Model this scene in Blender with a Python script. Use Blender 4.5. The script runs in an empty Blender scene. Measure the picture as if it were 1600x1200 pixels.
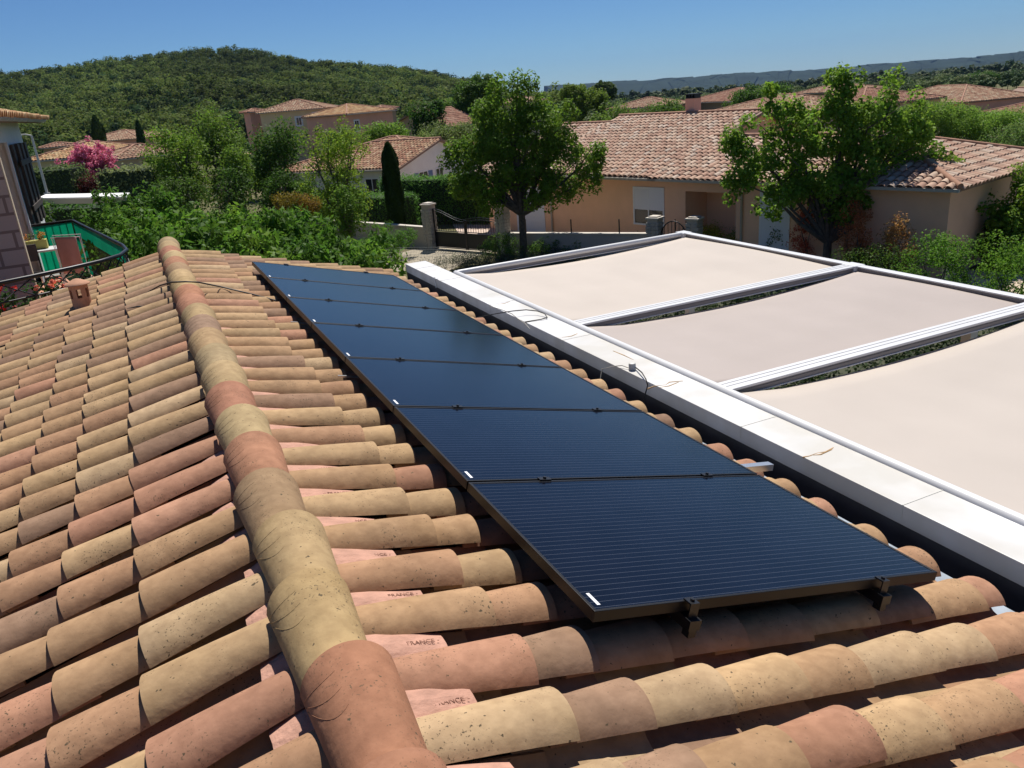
import bpy, math, random
import numpy as np
from mathutils import Matrix, Vector
random.seed(7); RNG = np.random.default_rng(11)
sc = bpy.context.scene
COL = sc.collection
# ------------------------------------------------------------------ camera
H = 6.2
RW = np.array([[0.9015957, -0.4257534, -0.0765457], [-0.2119258, -0.2804703, -0.9361751], [0.3771109, 0.8602735, -0.3430989]])
cd = bpy.data.cameras.new('camera'); cam = bpy.data.objects.new('camera', cd); COL.objects.link(cam)
m = Matrix.Identity(4)
for i in range(3):
    m[i][0] = RW[0][i]; m[i][1] = -RW[1][i]; m[i][2] = -RW[2][i]
m[0][3], m[1][3], m[2][3] = 0, 0, H
cam.matrix_world = m
cd.sensor_width = 36; cd.lens = 27.99; cd.clip_start = .05; cd.clip_end = 20000
sc.camera = cam
CAM = np.array([0, 0, H])
# ------------------------------------------------------------------ light
SUN_EL, SUN_AZ = math.radians(59), math.radians(31)
wd = bpy.data.worlds.new('World'); sc.world = wd; wd.use_nodes = True
nt = wd.node_tree; bg = nt.nodes['Background']
sky = nt.nodes.new('ShaderNodeTexSky'); sky.sky_type = 'NISHITA'; sky.sun_disc = False
sky.sun_elevation = SUN_EL; sky.sun_rotation = SUN_AZ; sky.air_density = .8; sky.dust_density = 0; sky.ozone_density = 6
tn_ = nt.nodes.new('ShaderNodeMix'); tn_.data_type = 'RGBA'; tn_.blend_type = 'MULTIPLY'; tn_.inputs[0].default_value = 1; tn_.inputs[7].default_value = (.56, .74, .92, 1)   # clear deep-blue southern air
nt.links.new(sky.outputs[0], tn_.inputs[6]); nt.links.new(tn_.outputs[2], bg.inputs[0]); bg.inputs[1].default_value = .055
ld = bpy.data.lights.new('sun', 'SUN'); ld.energy = 4.3; ld.angle = math.radians(.5); ld.color = (1, .955, .88)
sun = bpy.data.objects.new('sun', ld); COL.objects.link(sun)
sd = Vector((math.sin(SUN_AZ)*math.cos(SUN_EL), math.cos(SUN_AZ)*math.cos(SUN_EL), math.sin(SUN_EL)))
sun.rotation_euler = sd.to_track_quat('Z', 'Y').to_euler(); sun.location = (0, 0, 50)
sc.view_settings.view_transform = 'Standard'; sc.view_settings.look = 'None'
sc.view_settings.exposure = .55; sc.view_settings.gamma = 1
sc.cycles.max_bounces = 6; sc.cycles.transparent_max_bounces = 8
# ------------------------------------------------------------------ helpers
def ray(x, y): return RW.T @ np.array([(x-800)/1244., (y-600)/1244., 1.])
def at(x, y, z=0.):                       # the point of height z seen at a place of the photo
    d = ray(x, y); return CAM + d*((z-H)/d[2])
def atY(x, y, Y): d = ray(x, y); return CAM + d*(Y/d[1])
def nrm(v): v = np.array(v, float); return v/np.linalg.norm(v)
def lin(r, g, b): return tuple(((c/255+.055)/1.055)**2.4 if c > 10 else c/255/12.92 for c in (r, g, b))

def tag(o, label=None, cat=None, group=None, kind=None):
    if label: o['label'] = label
    if cat: o['category'] = cat
    if group: o['group'] = group
    if kind: o['kind'] = kind
    return o
def empty(name, loc=(0, 0, 0), label=None, cat=None, group=None, rz=0):
    o = bpy.data.objects.new(name, None); COL.objects.link(o); o.location = tuple(float(v) for v in loc)
    o.rotation_euler = (0, 0, rz); o.empty_display_size = .2
    return tag(o, label, cat, group)
def link(name, me, parent=None):
    o = bpy.data.objects.new(name, me); COL.objects.link(o)
    if parent is not None:
        o.parent = parent
        if parent.type == 'EMPTY':       # geometry is given in world space: undo the root's own place
            if not parent.get('local'): o.location = -parent.location
    return o
def np_mesh(name, V, Q, mats, tint=None, midx=None, smooth=False, sharp=None):
    V = np.asarray(V, np.float32); Q = np.asarray(Q, np.int32); k = Q.shape[1]
    me = bpy.data.meshes.new(name); me.vertices.add(len(V)); me.vertices.foreach_set('co', V.ravel())
    me.loops.add(Q.size); me.loops.foreach_set('vertex_index', Q.ravel())
    me.polygons.add(len(Q)); me.polygons.foreach_set('loop_start', np.arange(len(Q), dtype=np.int32)*k)
    try: me.polygons.foreach_set('loop_total', np.full(len(Q), k, np.int32))
    except Exception: pass
    if midx is not None: me.polygons.foreach_set('material_index', np.asarray(midx, np.int32))
    me.update(calc_edges=True)
    me.polygons.foreach_set('use_smooth', np.full(len(Q), smooth))
    if sharp: me.set_sharp_from_angle(angle=sharp)
    for mm in (mats if isinstance(mats, (list, tuple)) else [mats]): me.materials.append(mm)
    if tint is not None:
        a = me.color_attributes.new('tint', 'FLOAT_COLOR', 'POINT')
        t = np.ones((len(V), 4), np.float32); t[:, :3] = tint; a.data.foreach_set('color', t.ravel())
    return me
class MB:                                  # collects simple shapes into ONE mesh
    def __init__(s): s.v = []; s.f = []; s.m = []; s.sm = []
    def add(s, vs, fs, mi=0, sm=False):
        o = len(s.v); s.v += [tuple(float(c) for c in v) for v in vs]
        for f in fs: s.f.append([i+o for i in f]); s.m.append(mi); s.sm.append(sm)
    def box(s, c, d, x=(1, 0, 0), y=None, z=(0, 0, 1), mi=0, bev=0):
        x = nrm(x); z = nrm(z); y = np.cross(z, x) if y is None else nrm(y); c = np.array(c, float); d = np.array(d)/2.
        vs = [c+x*d[0]*a+y*d[1]*b+z*d[2]*e for e in (-1, 1) for b in (-1, 1) for a in (-1, 1)]
        s.add(vs, [(0, 2, 3, 1), (4, 5, 7, 6), (0, 1, 5, 4), (2, 6, 7, 3), (0, 4, 6, 2), (1, 3, 7, 5)], mi)
    def bx(s, a, b, mi=0):
        a = np.array(a, float); b = np.array(b, float); s.box((a+b)/2, abs(b-a), mi=mi)
    def bar(s, a, b, w, h, up=(0, 0, 1), mi=0):  # rectangular bar between two points
        a = np.array(a, float); b = np.array(b, float); x = nrm(b-a); y = nrm(np.cross(up, x)); z = np.cross(x, y)
        s.box((a+b)/2, (np.linalg.norm(b-a), w, h), x, y, z, mi)
    def tube(s, pts, r, n=8, mi=0, cap=True):
        P = [np.array(p, float) for p in pts]; R = r if isinstance(r, (list, tuple)) else [r]*len(P)
        o = []; vs = []; t0 = None
        for i, p in enumerate(P):
            t = nrm(P[min(i+1, len(P)-1)]-P[max(i-1, 0)])
            a = nrm(np.cross(t, (0, 0, 1) if abs(t[2]) < .9 else (1, 0, 0)))
            if t0 is not None:
                a = t0-t*(t0@t); a = nrm(a)
            t0 = a; b = np.cross(t, a)
            vs += [p+R[i]*(a*math.cos(2*math.pi*k/n)+b*math.sin(2*math.pi*k/n)) for k in range(n)]
        fs = [(i*n+k, i*n+(k+1) % n, (i+1)*n+(k+1) % n, (i+1)*n+k) for i in range(len(P)-1) for k in range(n)]
        s.add(vs, fs, mi, True)
        if cap:
            s.add(vs[:n], [tuple(range(n))[::-1]], mi); s.add(vs[-n:], [tuple(range(n))], mi)
    def lathe(s, c, prof, n=24, mi=0, sm=True):
        c = np.array(c, float); vs = [c+np.array([r*math.cos(2*math.pi*k/n), r*math.sin(2*math.pi*k/n), z]) for r, z in prof for k in range(n)]
        s.add(vs, [(i*n+k, i*n+(k+1) % n, (i+1)*n+(k+1) % n, (i+1)*n+k) for i in range(len(prof)-1) for k in range(n)], mi, sm)
    def poly(s, pts, mi=0): s.add(pts, [tuple(range(len(pts)))], mi)
    def prism(s, pts, d, mi=0):            # extrude polygon pts by vector d
        n = len(pts); p = [np.array(q, float) for q in pts]; d = np.array(d, float)
        s.add(p+[q+d for q in p], [tuple(range(n))[::-1], tuple(range(n, 2*n))]+[(i, (i+1) % n, n+(i+1) % n, n+i) for i in range(n)], mi)
    def build(s, name, mats, parent=None, bevel=0):
        me = bpy.data.meshes.new(name); me.from_pydata(s.v, [], s.f); me.update()
        me.polygons.foreach_set('material_index', s.m); me.polygons.foreach_set('use_smooth', s.sm)
        for mm in (mats if isinstance(mats, (list, tuple)) else [mats]): me.materials.append(mm)
        o = link(name, me, parent)
        if bevel:
            b = o.modifiers.new('bevel', 'BEVEL'); b.width = bevel; b.segments = 2; b.limit_method = 'ANGLE'
        return o
# ------------------------------------------------------------------ materials
def mat(name, col=(.5, .5, .5), rough=.6, metal=0, noise=0, nscale=5, bump=0, bscale=30, tint=False, spec=.5, trans=0, col2=None, coat=0, det=4, specks=None, stretch=None):
    M = bpy.data.materials.new(name); M.use_nodes = True; t = M.node_tree; N = t.nodes; L = t.links
    b = N['Principled BSDF']; b.inputs['Roughness'].default_value = rough; b.inputs['Metallic'].default_value = metal
    b.inputs['Specular IOR Level'].default_value = spec; b.inputs['Coat Weight'].default_value = coat
    geo = N.new('ShaderNodeNewGeometry'); pos = geo.outputs['Position']
    if stretch:
        mp = N.new('ShaderNodeMapping'); mp.inputs['Scale'].default_value = stretch; L.new(pos, mp.inputs[0]); pos = mp.outputs[0]
    rgb = N.new('ShaderNodeRGB'); rgb.outputs[0].default_value = (*col, 1); c = rgb.outputs[0]
    if tint:
        a = N.new('ShaderNodeVertexColor'); a.layer_name = 'tint'; c = a.outputs[0]
    def nz(sc_, d=det):
        n = N.new('ShaderNodeTexNoise'); n.inputs['Scale'].default_value = sc_; n.inputs['Detail'].default_value = d; L.new(pos, n.inputs['Vector']); return n.outputs[0]
    def ramp(src, a, b_, ca, cb):
        r = N.new('ShaderNodeValToRGB'); r.color_ramp.elements[0].position = a; r.color_ramp.elements[1].position = b_
        r.color_ramp.elements[0].color = ca; r.color_ramp.elements[1].color = cb; L.new(src, r.inputs[0]); return r.outputs[0]
    def mul(x, y, f=1.0, typ='MULTIPLY'):
        mx = N.new('ShaderNodeMix'); mx.data_type = 'RGBA'; mx.blend_type = typ
        if isinstance(f, float): mx.inputs[0].default_value = f
        else: L.new(f, mx.inputs[0])
        L.new(x, mx.inputs[6]); L.new(y, mx.inputs[7]) if not isinstance(y, tuple) else setattr(mx.inputs[7], 'default_value', y)
        return mx.outputs[2]
    if noise:
        lo, hi = 1-noise, 1+noise*.6
        c = mul(c, ramp(nz(nscale), .3, .7, (lo, lo, lo, 1), (hi, hi, hi, 1)))
    if specks:                                       # weathering: broad soot and lichen tones, fine grain
        c = mul(c, ramp(nz(22, 5), .36, .66, (.86, .84, .83, 1), (1.05, 1.05, 1.05, 1))); c = mul(c, (.91, .90, .85, 1), ramp(nz(2.6, 4), .50, .68, (0, 0, 0, 1), (.9, .9, .9, 1)))
    if col2: c = mul(c, (*col2, 1), ramp(nz(nscale*.45), .42, .62, (0, 0, 0, 1), (1, 1, 1, 1)), 'MIX')
    if specks:
        patch = ramp(nz(4.5, 2), .50, .66, (0, 0, 0, 1), (1, 1, 1, 1))
        sp = ramp(nz(120, 3), .61, .67, (0, 0, 0, 1), (1, 1, 1, 1))
        f = mul(sp, patch)
        sp2 = ramp(nz(60, 2), .70, .74, (0, 0, 0, 1), (1, 1, 1, 1))
        f = mul(f, sp2, 1.0, 'ADD')
        c = mul(c, (*specks, 1), f, 'MIX')
    L.new(c, b.inputs['Base Color'])
    if bump:
        bp = N.new('ShaderNodeBump'); bp.inputs['Strength'].default_value = bump; bp.inputs['Distance'].default_value = .01
        L.new(nz(bscale, 6), bp.inputs['Height']); L.new(bp.outputs[0], b.inputs['Normal'])
    if trans:
        tr = N.new('ShaderNodeBsdfTranslucent'); L.new(c, tr.inputs[0]); mx = N.new('ShaderNodeMixShader'); mx.inputs[0].default_value = trans
        L.new(b.outputs[0], mx.inputs[1]); L.new(tr.outputs[0], mx.inputs[2]); L.new(mx.outputs[0], N['Material Output'].inputs[0])
    M['c'] = 1
    return M
TILE = mat('clay_tile', rough=.86, noise=.17, nscale=5, tint=True, bump=.20, bscale=38, spec=.18, specks=(.10, .075, .045), det=6)
TILEFAR = mat('clay_tile_far', rough=.9, noise=.2, nscale=3, tint=True, spec=.15)
MORTAR = mat('mortar', (.08, .055, .04), .95, noise=.3, nscale=8)
WHITE = mat('white_alu', (.64, .64, .645), .38, noise=.04, nscale=3, spec=.4)
WHITED = mat('white_alu_weathered', (.68, .68, .685), .45, noise=.16, nscale=3.0, col2=(.52, .50, .46), spec=.4)
GREYP = mat('plastic_grey', (.55, .54, .50), .5)
FRAME = mat('panel_frame', (.012, .011, .011), .42, .5, spec=.5)
BLACK = mat('black_metal', (.012, .012, .014), .4, .3)
CABLE = mat('black_cable', (.02, .017, .015), .55)
CABLEW = mat('pale_cable', (.45, .42, .36), .6)
ALU = mat('aluminium', (.55, .57, .60), .35, .9)
ZINC = mat('zinc', (.36, .41, .47), .5, .1, noise=.3, nscale=6)
GUTTER_SHADE = mat('gutter_shade', (.045, .045, .055), .6, noise=.3, nscale=5)  # dark colour carries the beam's shadow along the eave gutter
FAB1 = mat('fabric_cream', (.54, .475, .42), .8, noise=.05, nscale=1.2, bump=.1, bscale=300, trans=.12)
FAB2 = mat('fabric_rose', (.44, .38, .35), .8, noise=.05, nscale=1.4, bump=.1, bscale=300, trans=.12)
FAB3 = mat('fabric_sand', (.52, .46, .41), .8, noise=.06, nscale=1.0, bump=.1, bscale=300, trans=.12)
STAIN = mat('rust_stain', (.45, .28, .13), .8, noise=.4, nscale=30)
STICK = mat('sticker', (.75, .76, .78), .5)
LEAF = mat('leaf', rough=.55, tint=True, spec=.12, trans=.5)
LEAFM = mat('leaf_matt', rough=.7, tint=True, spec=.2, trans=.28)
PINE = mat('pine_leaf', rough=.8, tint=True, spec=.1, trans=.35)
BARK = mat('bark', (.11, .085, .065), .9, noise=.4, nscale=10, bump=.5, bscale=25)
def plaster(n, c, **k): return mat(n, c, .9, noise=.07, nscale=1.2, bump=.12, bscale=60, spec=.15, **k)
WORANGE = plaster('plaster_orange', (.87, .53, .34)); WWHITE = plaster('plaster_white', (.74, .72, .70)); WYEL = plaster('plaster_yellow', (.78, .60, .36))
WPINK = plaster('plaster_pink', (.74, .42, .31)); WCREAM = plaster('plaster_cream', (.55, .46, .33)); WGREY = plaster('wall_grey', (.44, .39, .34))
WBRIGHT = plaster('plaster_bright', (.78, .78, .76)); WTAN = plaster('plaster_tan', (.42, .30, .20))
SHUTW = mat('shutter_white', (.72, .72, .75), .5); SHUTB = mat('shutter_blue', (.12, .17, .30), .6); FRAMEW = mat('frame_white', (.75, .75, .76), .5)
GLASS = mat('window_glass', (.02, .025, .03), .08, spec=.8); WOOD = mat('dark_wood', (.05, .033, .024), .6, noise=.3, nscale=12, stretch=(1, 1, .15))
STONE = mat('stone_block', (.40, .37, .33), .9, noise=.3, nscale=14, bump=.8, bscale=18)
COPE = mat('coping', (.55, .50, .43), .85, noise=.15, nscale=6)
GREEN = mat('green_canvas', (.05, .52, .37), .75, noise=.1, nscale=4, trans=.8)
TERRA = mat('terracotta', (.50, .27, .17), .85, noise=.12, nscale=14, spec=.2, bump=.2, bscale=50)
PINKCLAY = mat('pink_clay', (.48, .27, .20), .9, noise=.2, nscale=16, bump=.6, bscale=50, spec=.15)
STAMP = mat('stamp', (.20, .09, .06), .9)
TOWEL = mat('towel', (.60, .36, .33), .95, noise=.06, nscale=8, bump=.2, bscale=80)
# cell glass: navy silicon with fine pale conductor lines running down the slope, one every 3 cm
def cell_mat():
    M = bpy.data.materials.new('solar_cells'); M.use_nodes = True; t = M.node_tree; N = t.nodes; L = t.links; b = N['Principled BSDF']
    geo = N.new('ShaderNodeNewGeometry'); sx = N.new('ShaderNodeSeparateXYZ'); L.new(geo.outputs['Position'], sx.inputs[0])
    def mth(op, a, b_=None):
        n = N.new('ShaderNodeMath'); n.operation = op
        for i, v in enumerate((a, b_)):
            if v is None: continue
            if isinstance(v, (int, float)): n.inputs[i].default_value = v
            else: L.new(v, n.inputs[i])
        return n.outputs[0]
    fy = mth('FRACT', mth('DIVIDE', sx.outputs['Y'], .0313)); ln = mth('LESS_THAN', fy, .055)
    cy = mth('LESS_THAN', mth('FRACT', mth('DIVIDE', mth('SUBTRACT', sx.outputs['Y'], .012), .1565)), .02)
    cx = mth('LESS_THAN', mth('FRACT', mth('DIVIDE', sx.outputs['X'], .1520)), .018)
    br = N.new('ShaderNodeTexNoise'); br.inputs['Scale'].default_value = 5; L.new(geo.outputs['Position'], br.inputs['Vector'])
    ra = N.new('ShaderNodeValToRGB'); ra.color_ramp.elements[0].color = (.0030, .0036, .0075, 1); ra.color_ramp.elements[1].color = (.0045, .0055, .011, 1)
    ra.color_ramp.elements[0].position = .35; ra.color_ramp.elements[1].position = .65; L.new(br.outputs[0], ra.inputs[0])
    def mx(f, a, c):
        n = N.new('ShaderNodeMix'); n.data_type = 'RGBA'; L.new(f, n.inputs[0]); L.new(a, n.inputs[6]); n.inputs[7].default_value = (*c, 1); return n.outputs[2]
    c = mx(mth('MAXIMUM', cx, cy), ra.outputs[0], (.004, .005, .010)); c = mx(ln, c, (.066, .074, .095))
    L.new(c, b.inputs['Base Color']); b.inputs['Roughness'].default_value = .16; b.inputs['IOR'].default_value = 1.35
    b.inputs['Coat Weight'].default_value = 0
    return M
CELLS = cell_mat()
# stone block wall, joints drawn by brick texture on the -Y face
def block_mat():
    M = mat('stone_wall', (.27, .20, .19), .95, noise=.18, nscale=6, bump=.3, bscale=30); t = M.node_tree; N = t.nodes; L = t.links; b = N['Principled BSDF']
    geo = N.new('ShaderNodeNewGeometry'); sx = N.new('ShaderNodeSeparateXYZ'); L.new(geo.outputs['Position'], sx.inputs[0]); cb = N.new('ShaderNodeCombineXYZ')
    L.new(sx.outputs['X'], cb.inputs[0]); L.new(sx.outputs['Z'], cb.inputs[1]); L.new(sx.outputs['Y'], cb.inputs[2])
    br = N.new('ShaderNodeTexBrick'); L.new(cb.outputs[0], br.inputs['Vector']); br.inputs['Scale'].default_value = 1
    br.inputs['Brick Width'].default_value = .46; br.inputs['Row Height'].default_value = .235; br.inputs['Mortar Size'].default_value = .02
    br.inputs['Color1'].default_value = (.40, .315, .28, 1); br.inputs['Color2'].default_value = (.35, .275, .25, 1); br.inputs['Mortar'].default_value = (.19, .135, .12, 1)
    L.new(br.outputs[0], b.inputs['Base Color']); return M
BLOCK = block_mat()
# ------------------------------------------------------------------ clay tiles (arrays of thick tapered half pipes)
PAL = np.array([lin(204, 175, 134), lin(196, 163, 125), lin(198, 152, 124), lin(176, 146, 120), lin(210, 184, 146), lin(194, 156, 122), lin(200, 156, 128), lin(168, 138, 114)])*.66*np.array([1.05, .99, .97])
PALP = np.array([.20, .19, .14, .11, .12, .12, .08, .04])
def tints(n, pal=PAL, p=PALP, rng=RNG):
    t = pal[rng.choice(len(pal), n, p=p)]*rng.uniform(.92, 1.08, (n, 1)); return t
def tiles(O, U, Vd, Nn, ln, w0, w1, h0, h1, lift0=0., lift1=.012, segs=9, L=3, th=.013, concave=False, jit=.004, yaw=.012, rng=RNG, arc=74, rnd=1):
    """O (n,3) upper end centres; U down the run, Vd across, Nn outwards. width/height go from (w0,h0) to (w1,h1)."""
    n = len(O); O = np.asarray(O, float); U = np.asarray(U, float); Vd = np.asarray(Vd, float); Nn = np.asarray(Nn, float)
    ln = np.broadcast_to(ln, n).astype(float)
    yj = rng.normal(0, yaw, n); Ui = U[None]+Vd[None]*yj[:, None]; Vi = Vd[None]-U[None]*yj[:, None]
    O = O+Vd[None]*rng.normal(0, jit, n)[:, None]
    s = np.linspace(0, 1, L+1); AR = math.radians(arc); a = np.linspace(-AR, AR, segs+1)
    roll = rng.normal(0, .035, n)*rnd; lf = rng.normal(0, .0025, (n, 2))*rnd; wj = 1+rng.normal(0, .02, n)*rnd
    G = []
    for off in (0, -th):
        w = (w0+(w1-w0)*s)[:, None]; h = (h0+(h1-h0)*s)[:, None]
        x = w*np.sin(a)[None]/math.sin(AR); z = h*((np.cos(a)-math.cos(AR))/(1-math.cos(AR)))[None]
        if off: x = x-th*np.sin(a)[None]; z = z-th*np.cos(a)[None]
        if concave: z = -z
        lift = (lift0+(lift1-lift0)*s)[:, None]+.003*np.sin(s*math.pi)[:, None]
        su = np.broadcast_to(s[:, None], x.shape)
        z = z+lift
        g = (O[:, None, None]+Ui[:, None, None]*(su[None]*ln[:, None, None])[..., None]
             + Vi[:, None, None]*(x[None]*wj[:, None, None]-roll[:, None, None]*z[None])[..., None]
             + Nn[None, None, None]*(z[None]+roll[:, None, None]*x[None]+(lf[:, :1]+(lf[:, 1:]-lf[:, :1])*s[None])[:, :, None])[..., None])
        G.append(g.reshape(n, -1, 3))
    V = np.concatenate(G, 1); K = segs+1; per = (L+1)*K
    q = []
    fl = concave
    for i in range(L):
        for k in range(segs):
            A = [i*K+k, i*K+k+1, (i+1)*K+k+1, (i+1)*K+k]; q.append(A); q.append([per+v for v in A[::-1]])
        q.append([i*K, (i+1)*K, per+(i+1)*K, per+i*K]); q.append([(i+1)*K+segs, i*K+segs, per+i*K+segs, per+(i+1)*K+segs])
    for k in range(segs):
        q.append([k+1, k, per+k, per+k+1]); e = L*K; q.append([e+k, e+k+1, per+e+k+1, per+e+k])
    q = np.array(q); Q = (q[None]+(np.arange(n)*2*per)[:, None, None]).reshape(-1, 4)
    return V.reshape(-1, 3), Q, 2*per
def merge(parts):
    Vs, Qs, Ts = [], [], []; o = 0
    for V, Q, T in parts: Vs.append(V); Qs.append(Q+o); Ts.append(T); o += len(V)
    return np.concatenate(Vs), np.concatenate(Qs), np.concatenate(Ts)
# ================================================================== OUR HOUSE
SX, CX = .2527, math.sqrt(1-.2527**2); TN = SX/CX
XR = .233                                            # ridge line
def crest(X): return 4.594+(.983-XR)*TN-abs(X-XR)*TN   # height of the crests of the cover tiles
house = empty('tiled_house', (0, 5, 0), 'house under the camera with a low roof of mixed cream and pink clay tiles', 'house')
GAB = 10.42
Yrow = np.array([1.25+.28*k for k in range(-5, 33)]) ; Yrow = Yrow+RNG.normal(0, .006, len(Yrow)); Yrow[Yrow > GAB-.12] = GAB-.12
def slope(side):
    Ud = np.array([side*CX, 0, -SX]); Nn = np.array([side*SX, 0, CX]); Vd = np.array([0, 1, 0])*side
    base = np.array([XR, 0, crest(XR)])-Nn*.088      # plane on which the cover tiles' edges lie
    parts = []
    if side > 0: ends = [.765, .975, 1.235, 1.53, 1.82, 2.15, 2.45, 2.75, 2.87]
    else: ends = [XR+.51, XR+.785, XR+1.03]+[XR+1.03+.27*k for k in range(1, 9)]
    ends = [(e-XR)/CX for e in ends]
    ys = Yrow if side > 0 else Yrow+.10
    st = .10
    for i, e in enumerate(ends):
        a = st if i == 0 else ends[i-1]-.11
        for sub in (0,):
            je = RNG.normal(0, .010, len(ys)); ja = RNG.normal(0, .008, len(ys))
            O = base[None]+Ud[None]*(a+ja)[:, None]+np.array([0, 1, 0])[None]*ys[:, None]
            V, Q, per = tiles(O, Ud, Vd, Nn, (e-a)+je, .084, .111, .046, .062, .022 if i else .032, .046, segs=12, L=4, th=.014, arc=66)
            T = np.repeat(tints(len(ys)), per, 0); parts.append((V, Q, T))
    # channel tiles between the rows
    yc = (ys[:-1]+ys[1:])/2
    L0 = ends[-1]-.0; pos = .06; k = 0
    while pos < L0:
        l = min(.40, L0-pos+.02)
        O = base[None]+Ud[None]*(pos+RNG.normal(0, .012, len(yc)))[:, None]+np.array([0, 1, 0])[None]*yc[:, None]+Nn[None]*(.007)
        V, Q, per = tiles(O, Ud, Vd, Nn, l, .106, .090, .034, .030, -.004, .006, segs=6, L=2, th=.012, concave=True)
        T = np.repeat(tints(len(yc))*.92, per, 0); parts.append((V, Q, T)); pos += .30; k += 1
    V, Q, T = merge(parts)
    return np_mesh('roof_tiles', V, Q, TILE, T, smooth=True, sharp=math.radians(42))
RS = link('roof_slope', slope(1), house); tag(RS, 'right tile slope carrying the solar panels')
LS = link('roof_slope', slope(-1), house); tag(LS, 'left tile slope with the terracotta vent')
# ridge caps: wide decorated end away from the camera, laid over the narrow end of the next
pal_r = [lin(194, 142, 112), lin(202, 176, 130), lin(206, 180, 136), lin(184, 156, 122), lin(198, 148, 118), lin(206, 184, 140), lin(194, 142, 116), lin(202, 178, 136), lin(192, 172, 134), lin(196, 168, 128), lin(178, 150, 126), lin(196, 172, 130), lin(198, 146, 118)]
yj = [1.79, 2.20, 2.62, 3.03, 3.46, 3.86, 4.27, 4.69, 5.11, 5.56, 5.98, 6.40, 6.82, 7.24, 7.66, 8.08, 8.5, 8.92, 9.34, 9.76, 10.18, 10.55]
yj = [.95, 1.37]+yj
zb = crest(XR)-.035
for i, y in enumerate(yj):
    O = np.array([[XR+RNG.normal(0, .006), y, zb]])
    V, Q, per = tiles(O, np.array([0, -1, 0]), np.array([1, 0, 0]), np.array([0, 0, 1]), .52, .128, .094, .116, .088, .016, -.004, segs=18, L=8, th=.015, yaw=0, jit=0, arc=82, rnd=0)
    col = np.array(pal_r[(i-2) % len(pal_r)])*.64*np.array([1.04, .99, .96])
    o = link('ridge_tile', np_mesh('ridge_tile', V, Q, TILE, np.tile(col, (len(V), 1)), smooth=True, sharp=math.radians(42)), house)
    b = MB()                                         # raised arcs pressed into the wide end
    for j, rr in enumerate((.05, .10, .15)):
        pts = []
        for a in np.linspace(-1.08, -.25, 12):
            f = (a+1.08)/.83; yy = y-.02-rr*(.35+math.sin(f*math.pi*.62)*.95)
            tt = (y-yy)/.52; w = .128+(.094-.128)*tt; h = .116+(.088-.116)*tt
            aa = a*1.3; AR = math.radians(82)
            pts.append((O[0][0]+w*math.sin(aa)/math.sin(AR), yy, zb+.016-.020*tt+.003*math.sin(math.pi*tt)+h*(math.cos(aa)-math.cos(AR))/(1-math.cos(AR))-.0002))
        b.tube(pts, .0009, 5)
    a_ = b.build('pressed_arc', bpy.data.materials['clay_tile'], o)
    ca = a_.data.color_attributes.new('tint', 'FLOAT_COLOR', 'POINT'); ca.data.foreach_set('color', np.tile(np.append(col*.9, 1), len(a_.data.vertices)).astype(np.float32))
# small pink closure tiles under the ridge, stamped on the right-hand side
for side in (1, -1):
    Ud = np.array([side*CX, 0, -SX]); Nn = np.array([side*SX, 0, CX])
    ys = (Yrow if side > 0 else Yrow+.10); yc = (ys[:-1]+ys[1:])/2
    for i, y in enumerate(yc):
        if y < 1.2 or y > 6.2: continue
        base = np.array([XR, 0, crest(XR)])-Nn*(.060 if side > 0 else .078)+Ud*.08+np.array([0, y, 0])
        l = (.27 if side > 0 else .135)+RNG.normal(0, .022)
        V, Q, per = tiles(base[None], Ud, np.array([0, side, 0]), Nn, l, .085, .080, .028, .020, 0, -.006, segs=6, L=4, th=.016, yaw=.05)
        V += RNG.normal(0, .0012, V.shape)
        c = link('closure_tile', np_mesh('closure_tile', V, Q, PINKCLAY, smooth=False), house)
        if side > 0 and y < 3.6:
            cu = bpy.data.curves.new('t', 'FONT'); cu.body = ('K- FRANCE -' if i % 2 else '- FRANCE -'); cu.size = .024; cu.extrude = .0004; cu.align_x = 'RIGHT'
            to = bpy.data.objects.new('t', cu); COL.objects.link(to); dg = bpy.context.evaluated_depsgraph_get()
            me = bpy.data.meshes.new_from_object(to.evaluated_get(dg)); bpy.data.objects.remove(to)
            P = base+Ud*(l-.02)+Nn*.0205+np.array([0, -.012, 0])
            M = Matrix.Identity(4)
            for r in range(3): M[r][0] = Ud[r]; M[r][1] = (0, 1, 0)[r]; M[r][2] = Nn[r]; M[r][3] = P[r]
            me.transform(M); me.materials.clear(); me.materials.append(STAMP); link('stamped_word', me, c)
# solid body under the tiles
b = MB()
xl, xr_ = -3.0, 2.78
zl, zr2 = crest(xl)-.17, crest(xr_)-.17
b.prism([(xl+.35, -1.3, 0), (xr_-.35, -1.3, 0), (xr_-.35, -1.3, crest(xr_-.35)-.2), (XR, -1.3, crest(XR)-.2), (xl+.35, -1.3, crest(xl+.35)-.2)], (0, GAB+1.3-.35, 0))
b.build('wall', WORANGE, house)
b = MB()
b.prism([(xl, -1.4, zl), (XR, -1.4, crest(XR)-.155), (xr_, -1.4, zr2), (xr_, -1.4, zr2-.03), (XR, -1.4, crest(XR)-.185), (xl, -1.4, zl-.03)], (0, GAB+1.4-.03, 0))
b.build('roof_deck', MORTAR, house)
b = MB()                                             # zinc flashing and deep gutter along the eave
b.prism([(2.60, -1.4, crest(2.6)-.110), (3.0, -1.4, crest(3.0)-.100), (3.0, -1.4, crest(3.0)-.103), (2.60, -1.4, crest(2.6)-.113)], (0, GAB+1.38, 0))
b.build('flashing', ZINC, house)
b = MB(); g0 = crest(3.0)-.104
b.bx((2.985, -1.4, g0-.16), (2.995, GAB, g0-.003)); b.bx((2.995, -1.4, g0-.16), (3.135, GAB, g0-.15)); b.bx((3.136, -1.4, g0-.16), (3.145, GAB, H-2.08-.112))
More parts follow.
